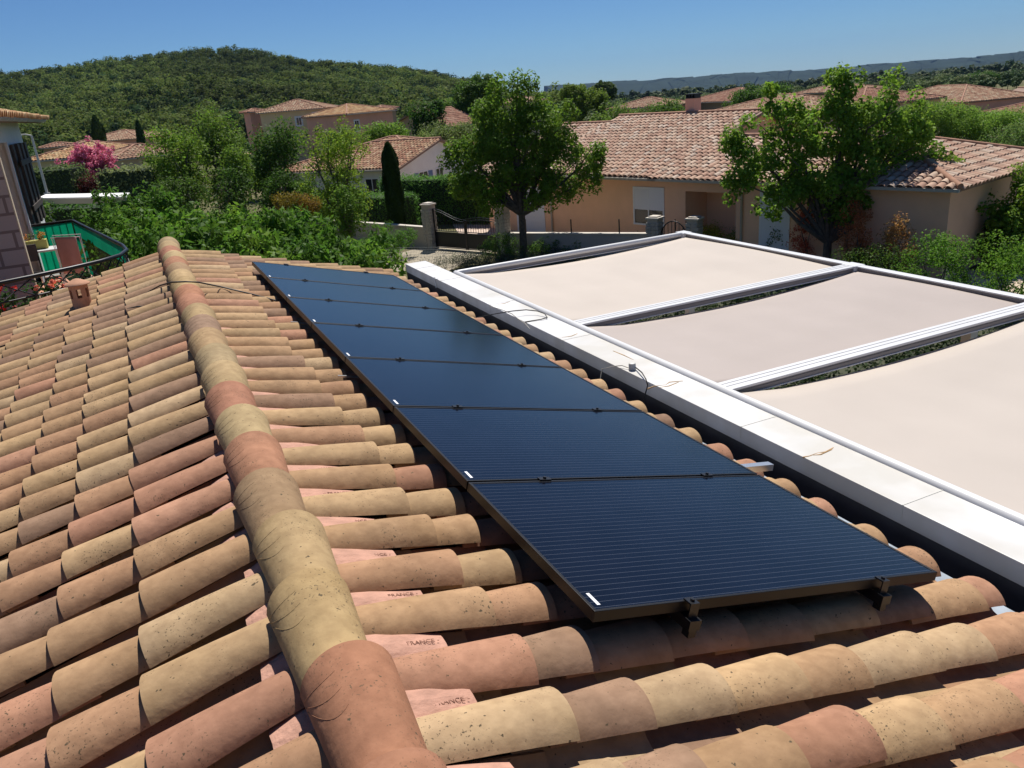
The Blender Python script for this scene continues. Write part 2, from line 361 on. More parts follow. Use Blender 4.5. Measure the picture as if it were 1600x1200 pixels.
b.build('gutter', GUTTER_SHADE, house)
# terracotta vent
vb = np.array([-.70, 8.9, crest(-.715)-.01]); R0 = .088
vent = MB()
prof = [(.11, -.10), (.11, -.02), (.09, -.01), (R0, 0), (R0, .03)]
vent.lathe(vb, prof, 24)
n = 24; z0, z1 = .03, .22
def wallring(r, inner=False):
    for k in range(n):
        a0, a1 = 2*math.pi*k/n, 2*math.pi*(k+1)/n
        hole = (k % 4) in (1, 2)
        segs_ = [(z0, z1)] if not hole else [(z0, .09), (.175, z1)]
        for s0, s1 in segs_:
            vs = [vb+np.array([r*math.cos(a), r*math.sin(a), z]) for a, z in ((a0, s0), (a1, s0), (a1, s1), (a0, s1))]
            vent.add(vs if not inner else vs[::-1], [(0, 1, 2, 3)], 0, True)
        if hole and not inner:
            for (aa, bb_) in (((a0, .09), (a1, .09)), ((a1, .09), (a1, .175)), ((a1, .175), (a0, .175)), ((a0, .175), (a0, .09))):
                vent.add([vb+np.array([rr*math.cos(q[0]), rr*math.sin(q[0]), q[1]]) for q, rr in ((aa, r), (bb_, r), (bb_, r-.016), (aa, r-.016))], [(0, 1, 2, 3)])
wallring(R0); wallring(R0-.016, True)
vo = vent.build('roof_vent', TERRA, house)
b = MB(); b.lathe(vb, [(.0, .275), (.03, .268), (.085, .240), (.116, .222), (.118, .214), (.085, .214), (.0, .215)], 28); b.build('vent_cap', TERRA, vo)
# cable that crosses the roof and stray bits of wire
def zc(X): return crest(X)+.012
cb = MB()
pc = [at(-30, 552, zc(-1.7)), at(60, 522, zc(-1.25)), at(140, 495, zc(-.9)), at(190, 474, zc(-.55)), at(225, 460, zc(-.25)), at(250, 446, zc(0)), at(268, 441, crest(XR)+.10), at(290, 440, crest(XR)+.112), at(310, 441, crest(XR)+.085), at(345, 448, zc(.5)), at(395, 460, zc(.8)), at(432, 470, zc(1.0))]
cb.tube(pc, .007, 6)
tag(cb.build('cable', CABLE), 'thin dark cable running across the whole tiled roof over the ridge', 'cable')
for i, (pts, lab) in enumerate([([(198, 482), (215, 479), (232, 480)], 'short curved piece of dark wire on the left tiles nearer the ridge'), ([(48, 540), (65, 535), (84, 536)], 'short curved piece of dark wire on the left tiles nearer the photo edge')]):
    b = MB(); P = [at(x, y, crest(-.4 if i == 0 else -1.3)+.01) for x, y in pts]; P = [at(x, y, crest(P[1][0])+.012) for x, y in pts]; b.tube(P, [.002, .008, .011], 6)
    tag(b.build('wire', CABLE), lab, 'wire')
# ------------------------------------------------------------------ solar panels
P0 = np.array([.98343, 1.75659, 4.71820]); PU = np.array([CX, 0, -SX]); PN = np.array([SX, 0, CX]); PV = np.array([0, 1., 0]); PL_, PW = 1.586, 1.02
names = ['nearest solar panel, its pale conductor lines clearly drawn', 'second solar panel from the camera', 'third solar panel from the camera', 'fourth solar panel from the camera, middle of the row',
         'fifth solar panel from the camera', 'sixth solar panel, next to the farthest one', 'farthest solar panel, beside the leafy garden edge']
for k in range(7):
    O = P0+PV*(k*PW+.006); W = PW-.014
    root = empty('solar_panel', O, names[k], 'solar panel', 'black solar panels in a row down the right roof slope')
    f = MB(); fw = .022; th = .038
    def pb(mb, u0, u1, v0, v1, n0, n1, mi=0): mb.box(O+PU*(u0+u1)/2+PV*(v0+v1)/2+PN*(n0+n1)/2, (u1-u0, v1-v0, n1-n0), PU, PV, PN, mi)
    pb(f, 0, PL_, 0, fw*.55, -th, 0); pb(f, 0, PL_, W-fw*.55, W, -th, 0); pb(f, 0, fw*.55, fw*.55, W-fw*.55, -th, 0); pb(f, PL_-fw*.55, PL_, fw*.55, W-fw*.55, -th, 0)
    f.build('frame', FRAME, root, bevel=.0015)
    g = MB(); pb(g, fw*.55, PL_-fw*.55, fw*.55, W-fw*.55, -.012, -.0025); g.build('glass', CELLS, root)
    g = MB(); pb(g, .030, .042, .035, .105, -.0025, -.0012); g.build('sticker', STICK, root)
    for u in ((.36, 1.255)):
        c = MB(); v = 0 if k == 0 else -.007
        if k == 0:
            pb(c, u-.018, u+.018, -.026, .010, .001, .006); pb(c, u-.018, u+.018, -.030, -.025, -.05, .006); pb(c, u-.023, u+.023, -.050, -.006, -.080, -.045); pb(c, u-.015, u+.015, -.045, -.012, -.108, -.080)
        else:
            pb(c, u-.028, u+.028, v-.014, v+.014, .001, .006); pb(c, u-.022, u+.022, v-.004, v+.004, -.04, .001)
        c.tube([O+PU*u+PV*(v-(.012 if k == 0 else 0))+PN*.006, O+PU*u+PV*(v-(.012 if k == 0 else 0))+PN*.014], .0075, 8)
        c.build('clamp', BLACK, root)
    if k == 6:
        for u in ((.36, 1.255)):
            c = MB(); pb(c, u-.022, u+.022, W-.012, W+.03, .001, .006); pb(c, u-.022, u+.022, W+.028, W+.034, -.07, .006); c.build('clamp', BLACK, root)
for j, (u, lab) in enumerate([(.36, 'mounting rail under the ridge-side half of the solar panels'), (1.255, 'mounting rail under the eave-side half of the solar panels')]):
    b = MB(); a = P0+PU*u-PN*.065+PV*-.02; b.bar(a, a+PV*(7*PW+.04), .04, .04, PN); tag(b.build('mounting_rail', BLACK), lab, 'rail', 'rails carrying the solar panels')
# loose aluminium profiles poking out from under the panels
for (X0, X1, Y, lab) in [(2.40, 2.86, 3.06, 'aluminium profile end sticking out between the eave tiles and the white beam'), (.90, 1.3, 4.73, 'thin aluminium profile crossing the shaded gap left of the fourth panel'), (.90, 1.3, 6.30, 'thin aluminium profile crossing the shaded gap left of the fifth panel')]:
    b = MB(); z = (lambda X: crest(X)+.016); w = .045 if X0 > 2 else .014
    b.bar((X0, Y, z(X0)), (X1, Y, z(X1)+(.03 if X0 > 2 else 0)), w, w*.8); tag(b.build('metal_profile', ALU), lab, 'profile', 'aluminium profiles under the panels')
# ================================================================== PERGOLA
ZB = H-2.08
perg = empty('pergola', (5, 5, 0), 'white aluminium pergola beside the roof, roofed with sagging cream awnings', 'pergola')
b = MB(); YF = 10.42; YN = .2
b.bx((3.13, YN, ZB-.11), (3.42, YF, ZB)); b.build('cover_box', WHITED, perg, bevel=.004)
b = MB(); b.tube([(3.45, YN, ZB-.006), (3.45, 9.35, ZB-.006)], .036, 16); b.build('roller_tube', WHITE, perg)
b = MB(); b.bx((3.36, YN, ZB-.24), (3.50, 9.4, ZB-.111)); b.build('wall_bracket', WHITE, perg)
for y in (9.98, 9.05, 7.55, 5.95, 3.62, 2.42):               # joints of the cover plates
    s_ = MB(); s_.bx((3.1285, y-.003, ZB-.08), (3.422, y+.003, ZB+.0022)); s_.build('cover_joint', GREYP, perg)
rails = [(9.42, .09), (6.36, .16), (4.24, .16), (.62, .16)]
XF = 6.98
WEB_SHADE = mat('web_shade_grey', (.20, .185, .185), .5)  # dark grey paints the shade on the sides of white rafters and beam
for i, (y, w) in enumerate(rails):
    b = MB(); t = MB()
    if i == 0:
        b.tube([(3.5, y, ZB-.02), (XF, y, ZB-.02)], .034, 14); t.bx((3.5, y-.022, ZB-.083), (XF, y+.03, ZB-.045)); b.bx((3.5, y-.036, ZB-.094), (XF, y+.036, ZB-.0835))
    else:
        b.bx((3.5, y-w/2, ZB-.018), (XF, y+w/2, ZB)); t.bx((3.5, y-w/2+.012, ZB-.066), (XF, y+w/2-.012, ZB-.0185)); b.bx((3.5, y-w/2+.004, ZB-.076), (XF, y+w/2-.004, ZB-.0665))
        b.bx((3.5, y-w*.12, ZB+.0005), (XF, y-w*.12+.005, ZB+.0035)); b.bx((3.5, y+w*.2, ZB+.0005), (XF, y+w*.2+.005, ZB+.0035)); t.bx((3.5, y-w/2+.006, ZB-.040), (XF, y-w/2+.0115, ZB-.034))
    ro = b.build('rafter', WHITE, perg, bevel=.002); t.build('shaded_web', WEB_SHADE, ro)
b = MB(); b.bx((XF+.012, .55, ZB-.10), (XF+.088, 9.49, ZB-.0125)); fb_ = b.build('shaded_web', WEB_SHADE, perg)
b = MB(); b.bx((XF, .55, ZB-.012), (XF+.10, 9.49, ZB+.002)); b.bx((XF, .55, ZB-.112), (XF+.10, 9.49, ZB-.1005)); b.build('front_beam', WHITE, perg, bevel=.003)
for y in (9.44, 6.36, 4.24, .62):
    b = MB(); b.bx((XF-.03, y-.095, ZB-.125), (XF+.125, y+.095, ZB+.0045)); b.build('end_cap', WHITE, perg, bevel=.004)
for (x, y) in ((XF+.05, 9.3), (XF+.05, 4.9), (XF+.05, .8)):
    b = MB(); b.bx((x-.05, y-.05, 0), (x+.05, y+.05, ZB-.143)); b.build('post', WHITE, perg)
for i, (y0, y1, M) in enumerate([(6.47, 9.33, FAB1), (4.35, 6.27, FAB2), (.75, 4.13, FAB3)]):
    nx, ny = 40, 16; V = []
    for a in range(nx+1):
        for c_ in range(ny+1):
            s_, t_ = a/nx, c_/ny
            sag = -.070*math.sin(math.pi*s_)**.9; x = 3.5+(XF-3.5)*s_
            V.append((x, y0+(y1-y0)*t_, ZB-.022-.03*min(1, s_*8)+sag-.006*math.sin(a*1.1+i)*math.sin(math.pi*t_)+.02*math.sin(math.pi*t_)*s_))
    V = np.array(V); Q = [(a*(ny+1)+c_, (a+1)*(ny+1)+c_, (a+1)*(ny+1)+c_+1, a*(ny+1)+c_+1) for a in range(nx) for c_ in range(ny)]
    o = link('awning_fabric', np_mesh('awning_fabric', V, Q, M, smooth=True), perg)
    tag(o, ['far cream awning fabric', 'middle darker rose beige awning fabric', 'nearest sand coloured awning fabric'][i])
    so = o.modifiers.new('s', 'SOLIDIFY'); so.thickness = .002
# rusty water marks on the cover
b = MB()
for pts in ([(1067, 595), (1046, 597), (1040, 601), (1022, 603), (1012, 607)], [(1060, 597), (1045, 603), (1030, 605)], [(1302, 699), (1290, 706), (1278, 707), (1265, 712), (1255, 714)], [(1300, 702), (1282, 710), (1270, 711)], [(797, 471), (788, 474), (775, 476)], [(902, 521), (893, 525), (878, 527)], [(958, 548), (975, 555), (990, 562)], [(1240, 905), (1250, 905)]):
    if pts[0][1] > 880: continue
    P = [at(x, y, ZB+.0022) for x, y in pts]
    b = MB(); b.tube([p+np.array([0, 0, -.003]) for p in P], [.004+.002*math.sin(i*2.1) for i in range(len(P))], 6); b.build('rust_streak', STAIN, perg)
# wire sensor, loop of cable, strap
sp = at(988, 577, ZB+.003); b = MB(); b.lathe(sp, [(0, .052), (.022, .052), (.026, .049), (.028, .044), (.028, .002), (.03, 0), (0, 0)], 24)
sens = empty('light_sensor', sp, 'small round white sensor standing on the pergola cover box', 'sensor'); b.build('body', GREYP, sens)
b = MB(); b.tube([sp+np.array([.02, -.02, .015]), at(1003, 582, ZB+.03), at(1009, 592, ZB+.02), at(1012, 602, ZB-.02), (3.10, sp[1]-.28, ZB-.13), (3.05, sp[1]-.42, ZB-.22)], .005, 6); b.build('lead', CABLE, sens)
b = MB(); b.tube([sp+np.array([-.02, .02, .01]), at(972, 571, ZB+.02), at(961, 572, ZB+.01), (3.08, sp[1]+.28, ZB-.05), (3.0, sp[1]+.20, ZB-.16)], .004, 6); b.build('lead', CABLEW, sens)
b = MB(); lp = [at(x, y, z) for x, y, z in ((742, 497, ZB-.15), (765, 492, ZB-.08), (782, 489, ZB+.03), (800, 486, ZB+.06), (822, 484, ZB+.05), (840, 486, ZB+.04), (851, 490, ZB+.03), (855, 496, ZB+.015), (845, 499, ZB+.01), (832, 501, ZB+.006), (820, 503, ZB+.006))]
b.tube(lp, .0055, 6); tag(b.build('cable_loop', CABLE), 'loop of black cable lying across the white pergola cover box', 'cable')
b = MB(); b.tube([at(765, 478, ZB+.004), at(785, 484, ZB+.006), at(800, 490, ZB+.004), at(808, 497, ZB+.004), at(820, 505, ZB+.003), at(828, 514, ZB-.02)], .003, 6)
tag(b.build('cable', CABLEW), 'pale thin cable dangling over the edge of the pergola cover box', 'cable')
b = MB(); b.tube([(3.02, 8.9, ZB-.15), (3.0, 7, ZB-.18), (3.01, 5.2, ZB-.16), (3.0, 3.9, ZB-.22)], .004, 6); tag(b.build('cable', CABLEW), 'long grey cable stretched in the dark gutter gap beside the pergola', 'cable')
st = MB(); a1, a2 = at(686, 419, ZB+.004), at(677, 434, ZB+.004); a2[0] = 3.127
st.bar(a1+np.array([0, 0, .002]), a2+np.array([0, 0, .002]), .03, .003); st.bar(a2+np.array([-.002, 0, .004]), a2+np.array([-.004, -.05, -.12]), .02, .003, (1, 0, 0)); st.bar(a1+np.array([0, -.05, .0025]), a2+np.array([0, -.1, .0025]), .022, .003)
tag(st.build('strap', STICK), 'white strap tied around the far end of the pergola cover box', 'strap')

# ================================================================== FOLIAGE TOOLS
def leaves(C, R, n, size, tint, asp=.55, up=.5, out=.7, rng=RNG, tv=.18, flat=1.0, droop=0):
    """n leaves round each clump centre C (m,3) with radii R (m,): kite quads. tint (m,3) or (3,)"""
    C = np.asarray(C, float); m = len(C); R = np.broadcast_to(R, m)
    d = rng.normal(0, 1, (m, n, 3)); d /= np.linalg.norm(d, axis=2, keepdims=True)
    r = rng.uniform(.25, 1, (m, n, 1))**.5
    P = C[:, None]+d*r*R[:, None, None]*np.array([1, 1, flat])
    N = d*out+rng.normal(0, .55, (m, n, 3)); N[..., 2] += up; N /= np.linalg.norm(N, axis=2, keepdims=True)
    A = np.cross(N, rng.normal(0, 1, (m, n, 3))); A[..., 2] -= droop; A /= np.linalg.norm(A, axis=2, keepdims=True)+1e-9
    B = np.cross(N, A)
    s = size*rng.uniform(.6, 1.25, (m, n, 1))
    V = np.stack([P-A*s, P+B*s*asp-A*s*.1, P+A*s, P-B*s*asp-A*s*.1], 2).reshape(-1, 3)
    Q = np.arange(len(V)).reshape(-1, 4)
    T = np.broadcast_to(np.asarray(tint, float), (m, 3))[:, None]*rng.uniform(1-tv, 1+tv, (m, 1, 1))*rng.uniform(1-tv, 1+tv, (m, n, 1))
    T = T*(1+rng.normal(0, .06, (m, n, 3)))
    return V, Q, np.repeat(np.clip(T.reshape(-1, 3), 0, 1), 4, 0)
def clumps(blobs, k, rng=RNG, shell=.55):
    """clump centres inside ellipsoids (x,y,z,rx,ry,rz); k per unit blob volume^(2/3)"""
    out = []
    for b in blobs:
        n = max(3, int(k*(b[3]*b[4]*b[5])**(2/3)))
        d = rng.normal(0, 1, (n, 3)); d /= np.linalg.norm(d, axis=1, keepdims=True)
        out.append(np.array(b[:3])+d*rng.uniform(shell, 1, (n, 1))*np.array(b[3:6]))
    return np.concatenate(out)
G_MAIN, G_DARK, G_LITE, G_OLIVE = (.050, .100, .016), (.028, .062, .014), (.10, .155, .025), (.085, .105, .055)
def limbs(base, tips, trunk_r, fork=.35, bend=.12, rng=RNG, top=None):
    b = MB(); base = np.array(base, float); top = np.array(top if top is not None else base+np.array([0, 0, 2.0]))
    mid = (base+top)/2+np.array([rng.normal(0, .03), rng.normal(0, .03), 0])
    b.tube([base-np.array([0, 0, .1]), base+np.array([0, 0, .05]), mid, top], [trunk_r*1.35, trunk_r*1.1, trunk_r*.9, trunk_r*.8], 10)
    for t in tips:
        t = np.array(t, float); dd = t-top; L_ = np.linalg.norm(dd)
        p1 = top+dd*.33+rng.normal(0, bend*.5, 3); p2 = top+dd*.68+rng.normal(0, bend, 3)
        b.tube([top-np.array([0, 0, .08]), p1, p2, t], [trunk_r*.62, trunk_r*.42, trunk_r*.24, trunk_r*.08], 6)
        for q, f in ((p1, .6), (p2, .45), (p2, .5)):
            e = q+rng.normal(0, 1, 3)*np.array([1, 1, .6])*L_*.2+np.array([0, 0, L_*.12]); b.tube([q, (q+e)/2+rng.normal(0, .04, 3), e], [trunk_r*.22, trunk_r*.14, trunk_r*.04], 5)
    return b
DENS = 2.6
def tree(name, base, blobs, leafsize, tint, label, cat='tree', group=None, k=14, per=26, cr=.42, trunk=.12, top=2.0, shell=.5, mat_=None, asp=.55, lift=0, rng=RNG, droop=0, tips=None, up=.5):
    base = np.array(base, float); root = empty(name, base, label, cat, group)
    B = [tuple(base+np.array(b[:3]))+tuple(b[3:6]) for b in blobs]
    C = clumps(B, k, rng, shell)
    V, Q, T = leaves(C, cr*rng.uniform(.7, 1.25, len(C)), int(per*DENS), leafsize*.82, np.array(tint)*np.array([2.7, 2.4, 1.5]), asp=asp, rng=rng, droop=droop, up=up)
    tp = tips if tips is not None else [np.array(b[:3])+np.array([0, 0, b[5]*.2]) for b in B]
    limbs(base, tp, trunk, top=base+np.array([0, 0, top]), rng=rng).build('trunk', BARK, root)
    link('crown', np_mesh('crown', V, Q, mat_ or LEAF, T), root)
    return root
def shrub(name, c, r, leafsize, tint, label, cat='shrub', group=None, k=16, per=26, cr=.25, mat_=None, asp=.5, blobs=None, extra=None, droop=0, up=.5, shell=.5):
    c = np.array(c, float); root = empty(name, (c[0], c[1], c[2]), label, cat, group)
    B = blobs or [(0, 0, r[2]*.9, r[0], r[1], r[2])]
    if not blobs:
        for _ in range(5):
            a = random.uniform(0, 6.28); B.append((math.cos(a)*r[0]*.5, math.sin(a)*r[1]*.5, r[2]*random.uniform(.7, 1.25), r[0]*.5, r[1]*.5, r[2]*.5))
    B = [tuple(c+np.array(b[:3]))+tuple(b[3:6]) for b in B]
    C = clumps(B, k, shell=shell); V, Q, T = leaves(C, cr*RNG.uniform(.7, 1.3, len(C)), int(per*1.8), leafsize*.9, np.array(tint)*np.array([2.7, 2.4, 1.5]), asp=asp, droop=droop, up=up)
    link('foliage', np_mesh('foliage', V, Q, mat_ or LEAF, T), root)
    b = MB()
    for i in range(5):
        a = 6.28*i/5+.3; e = c+np.array([math.cos(a)*r[0]*.45, math.sin(a)*r[1]*.45, r[2]*1.2])
        b.tube([c+np.array([math.cos(a)*.06, math.sin(a)*.06, -.05]), (c+e)/2+RNG.normal(0, .05, 3), e], [.03, .02, .008], 5)
    b.build('stems', BARK, root)
    if extra:
        n = int(len(C)*extra[1]); V, Q, T = leaves(C[RNG.choice(len(C), n)]+RNG.normal(0, cr*.7, (n, 3)), cr*.5, extra[3] if len(extra) > 3 else 8, extra[2], extra[0], asp=.8); link('blossom', np_mesh('blossom', V, Q, LEAFM, T), root)
    return root
def hedge(a, b_, h, w, leafsize, tint, label, dens=230, name='hedge', z=0, cat='hedge', wob=.08):
    a = np.array([a[0], a[1], z], float); b_ = np.array([b_[0], b_[1], z], float); L_ = np.linalg.norm(b_-a); x = (b_-a)/L_; y = np.array([-x[1], x[0], 0])
    root = empty(name, (a+b_)/2, label, cat)
    core = MB(); core.box((a+b_)/2+np.array([0, 0, h/2]), (L_-.2, w-.25, h-.18), x, y)
    V = []; N = []
    def face(n, f, nn):
        u, v = RNG.uniform(0, 1, (2, n)); P = f(u, v); V.append(P); N.append(np.tile(nn, (n, 1)))
    up = np.array([0, 0, 1.])
    for sgn in (1, -1): face(int(L_*h*dens), lambda u, v: a+x*(u*L_)[:, None]+y*(sgn*w/2)+up*(v*h)[:, None], y*sgn)
    face(int(L_*w*dens*1.2), lambda u, v: a+x*(u*L_)[:, None]+y*((v-.5)*w)[:, None]+up*h, up)
    for e, s_ in ((0, -1), (L_, 1)): face(int(w*h*dens), lambda u, v: a+x*e+y*((u-.5)*w)[:, None]+up*(v*h)[:, None], x*s_)
    P = np.concatenate(V); N = np.concatenate(N); n = len(P)
    P = P+N*RNG.normal(0, wob, (n, 1))+N*(np.sin(P[:, :1]*2.1)+np.sin(P[:, 1:2]*2.7+P[:, 2:]*3))*wob*.5
    NN = N*.8+RNG.normal(0, .6, (n, 3))+np.array([0, 0, .35]); NN /= np.linalg.norm(NN, axis=1, keepdims=True)
    A = np.cross(NN, RNG.normal(0, 1, (n, 3))); A /= np.linalg.norm(A, axis=1, keepdims=True); B = np.cross(NN, A); s_ = leafsize*RNG.uniform(.7, 1.3, (n, 1))
    VV = np.stack([P-A*s_, P+B*s_*.55, P+A*s_, P-B*s_*.55], 1).reshape(-1, 3)
    T = np.array(tint)*2.0*RNG.uniform(.75, 1.3, (n, 1))
    link('foliage', np_mesh('foliage', VV, np.arange(len(VV)).reshape(-1, 4), LEAF, np.repeat(T, 4, 0)), root)
    core.build('solid_core', HCORE, root)  # added solid dark box inside the leaves, blocks seeing through
    return root
HCORE = mat('hedge_core', (.022, .04, .012), .95, noise=.3, nscale=20)
def cypress(base, h, r, label, group=None, tint=(.030, .062, .018), n=9000, ls=.045):
    base = np.array(base, float); root = empty('cypress', base, label, 'cypress', group)
    t = RNG.uniform(.02, 1, n); a = RNG.uniform(0, 6.28, n); prof = r*(.72+.28*np.sin(np.clip(t*1.5, 0, 1)*math.pi*.5))*np.clip((1.0-t)/.16, 0, 1)**.5*np.where(t > .5, 1-.25*(t-.5)*2, 1)
    wob = 1+.10*np.sin(a*5+t*9)+.07*np.sin(a*3-t*21)
    rad = prof*wob*RNG.uniform(.82, 1.03, n)
    P = base+np.stack([rad*np.cos(a), rad*np.sin(a), t*h], 1); N = np.stack([np.cos(a), np.sin(a), np.full(n, .25)], 1)+RNG.normal(0, .3, (n, 3)); N /= np.linalg.norm(N, axis=1, keepdims=True)
    A = np.array([0, 0, 1.])+RNG.normal(0, .25, (n, 3)); A /= np.linalg.norm(A, axis=1, keepdims=True); B = np.cross(N, A); B /= np.linalg.norm(B, axis=1, keepdims=True)
    s_ = ls*RNG.uniform(.7, 1.6, (n, 1)); V = np.stack([P-A*s_*1.6, P+B*s_*.7, P+A*s_*1.6, P-B*s_*.7], 1).reshape(-1, 3)
    T = np.array(tint)*RNG.uniform(.7, 1.35, (n, 1)); link('crown', np_mesh('crown', V, np.arange(len(V)).reshape(-1, 4), PINE, np.repeat(T, 4, 0)), root)
    b = MB(); b.tube([base, base+np.array([0, 0, h*.9])], [r*.3, r*.15], 8); b.build('trunk', BARK, root)
    return root
# ================================================================== GROUND, HILLS
def gmat():
    M = mat('dry_ground', (.15, .13, .07), .95, noise=.3, nscale=.12, col2=(.07, .09, .03), spec=.1); return M
GRND = gmat()
FOREST_FLOOR = mat('hill_ground', (.055, .062, .026), .95, noise=.35, nscale=.05, col2=(.12, .10, .055), spec=.05)
FARHILL = mat('far_hill', (.022, .034, .022), .95, noise=.35, nscale=.010, spec=.05)
FIELD = mat('dry_field', (.36, .24, .13), .95, noise=.1, nscale=.02); FIELDG = mat('green_field', (.12, .16, .06), .95, noise=.15, nscale=.02)
PAVE = mat('concrete', (.34, .29, .215), .9, noise=.16, nscale=2.5, bump=.3, bscale=25); TERR = mat('terrace_tiles', (.42, .35, .27), .8, noise=.1, nscale=3); ROADM = mat('asphalt', (.06, .058, .055), .9, noise=.2, nscale=6)
def sheet(name, pts, z, M, kind='structure', th=None):
    b = MB(); b.poly([(p[0], p[1], z) for p in pts]); o = b.build(name, M); tag(o, kind=kind); return o
def gz(r): return -np.clip(np.asarray(r, float)-160, 0, None)*.0178
gr = np.concatenate([[0, 20, 60, 110, 160], 160*1.13**np.arange(1, 31)]); ga_ = np.linspace(0, 2*math.pi, 121)
Vg = np.array([(r*math.sin(a), r*math.cos(a), float(gz(r))-.004) for r in gr[1:] for a in ga_[:-1]]); Qg = [((i*120)+j, (i*120)+(j+1) % 120, (i+1)*120+(j+1) % 120, (i+1)*120+j) for i in range(len(gr)-2) for j in range(120)]
Vg = np.concatenate([Vg, [[0, 0, -.004]]]); Qg += [(len(Vg)-1, j, j+1, (j+2) % 120) for j in range(0, 120, 2)]
tag(link('ground', np_mesh('ground', Vg, Qg, GRND)), kind='structure')
sheet('garden_soil', [(7.4, -6), (22, -6), (19.5, 14), (16.2, 24.5), (13.4, 28.2), (8.5, 26), (7.4, 12.5)], .004, mat('garden_soil', (.055, .06, .03), .95, noise=.3, nscale=2))
sheet('terrace', [(2.9, -2), (9.5, -2), (9.5, 12), (2.9, 12)], .008, TERR)
sheet('driveway', [tuple(at(*p)[:2]) for p in [(560, 425), (700, 425), (745, 400), (777, 392), (690, 384), (655, 388), (600, 402)]], .012, PAVE)
sheet('yard', [(13.0, 33.6), (14.6, 29.9), (19, 32), (24, 45), (17, 48)], .016, mat('yard_paving', (.55, .42, .34), .9, noise=.1, nscale=3))
sheet('added_front_yard', [(11.8, 33.4), (13.6, 29.5), (17.9, 23.0), (21.0, 12.5), (23.5, 13.0), (21.0, 22.5), (19.2, 28.0), (17.0, 36.5)], .010, mat('bounce_yard', (.50, .40, .30), .95, noise=.15, nscale=8))  # pale yard added to bounce warm light onto the villa front
# wooded hill on the left: ground sheet, then trees
SIL = [(-200, 108), (0, 112), (60, 110), (110, 105), (160, 97), (200, 93), (240, 85), (290, 78), (330, 76), (360, 78), (400, 80), (430, 87), (500, 96), (560, 100), (620, 107), (660, 113), (700, 121), (740, 127), (780, 131), (800, 139), (830, 149), (900, 160)]
sa = []
for x, y in SIL:
    d = ray(x, y); sa.append((math.atan2(d[0], d[1]), math.atan2(d[2], math.hypot(d[0], d[1]))))
sa = np.array(sa)
RH, RF = 430., 150.
def hill_z(x, y):
    ph = np.arctan2(x, y); r = np.hypot(x, y)
    hr = np.clip(H+RH*np.tan(np.interp(ph, sa[:, 0], sa[:, 1]))-5.0, -6, None)
    t = np.clip((r-RF)/(RH-RF), 0, 1.6)
    f = np.where(t < 1, (t**1.25)*(1-.10*np.sin(t*math.pi)), 1-(t-1)*.8)
    bump = 2.2*np.sin(x*.035+1)*np.sin(y*.031)+1.3*np.sin(x*.09+y*.05)
    edge = np.clip((sa[-1, 0]-ph)/.12, 0, 1)
    return (hr*f+bump*np.clip(t, 0, 1)*np.clip(1.15-t, 0, 1)*3)*edge-1.5*(1-np.clip(t*12, 0, 1))-.5+gz(r)*(1-edge)
phs = np.linspace(sa[0, 0]-.05, sa[-1, 0], 130); rs = np.linspace(RF-5, RH*1.35, 60)
Pg, Rg = np.meshgrid(phs, rs, indexing='ij'); Xg = Rg*np.sin(Pg); Yg = Rg*np.cos(Pg); Zg = hill_z(Xg, Yg)
V = np.stack([Xg, Yg, Zg], -1).reshape(-1, 3); nr = len(rs)
Q = [(i*nr+j, (i+1)*nr+j, (i+1)*nr+j+1, i*nr+j+1) for i in range(len(phs)-1) for j in range(nr-1)]
o = link('hill', np_mesh('hill', V, Q, FOREST_FLOOR, smooth=True)); tag(o, kind='structure')
def wood(name, X, Y, Z, hts, label, tints_, leaf=.55, ncl=6, per=26, mat_=PINE, kind='stuff', cat='woodland', flat=.75, trunk=True):
    n = len(X); nc = ncl
    w = hts*RNG.uniform(.28, .42, n)
    a = RNG.uniform(0, 6.28, (n, nc)); rr = RNG.uniform(0, .75, (n, nc))**.7*w[:, None]
    zz = hts[:, None]*(RNG.uniform(.42, .88, (n, nc)))-rr*.35
    C = np.stack([X[:, None]+rr*np.cos(a), Y[:, None]+rr*np.sin(a), Z[:, None]+zz], -1).reshape(-1, 3)
    R = np.repeat(w*.55, nc)*RNG.uniform(.7, 1.2, n*nc)
    T = np.repeat(tints_, nc, 0)
    V, Q, T = leaves(C, R, per, leaf, T, asp=.7, up=.7, out=1.0, tv=.12, flat=flat)
    parts = [(V, Q, T)]
    if trunk:
        P = np.stack([X, Y, Z], -1); tw = hts*.018; V2 = []
        for dx, dy in ((1, 0), (0, 1)):
            o_ = np.stack([tw*dx, tw*dy, 0*tw], -1); up_ = np.stack([0*tw, 0*tw, hts*.6], -1)
            V2.append(np.stack([P-o_, P+o_, P+o_*.5+up_, P-o_*.5+up_], 1))
        V2 = np.concatenate(V2).reshape(-1, 3); parts.append((V2, np.arange(len(V2)).reshape(-1, 4), np.tile([.07, .05, .04], (len(V2), 1))))
    V, Q, T = merge(parts)
    o = link(name, np_mesh(name, V, Q, mat_, T)); tag(o, label, cat, kind=kind); return o
n = 7000
ph = RNG.uniform(sa[0, 0]-.02, sa[-1, 0]-.01, n*2); r = np.sqrt(RNG.uniform(RF**2, (RH*1.02)**2, n*2)); X = r*np.sin(ph); Y = r*np.cos(ph)
cl = np.sin(X*.06+2)+np.sin(Y*.07+X*.03)+np.sin(X*.021-Y*.045+1)
keep = (cl > -2.2)&(r > RF+4); X, Y, r, cl = X[keep][:n], Y[keep][:n], r[keep][:n], cl[keep][:n]
tn = np.where((RNG.uniform(0, 1, len(X)) < .16)[:, None], np.array([[.022, .040, .016]]), np.array([[.060, .078, .022]]))*RNG.uniform(.75, 1.25, (len(X), 1))
tn = tn*(1+np.clip((cl*.20), -.35, .45))[:, None]
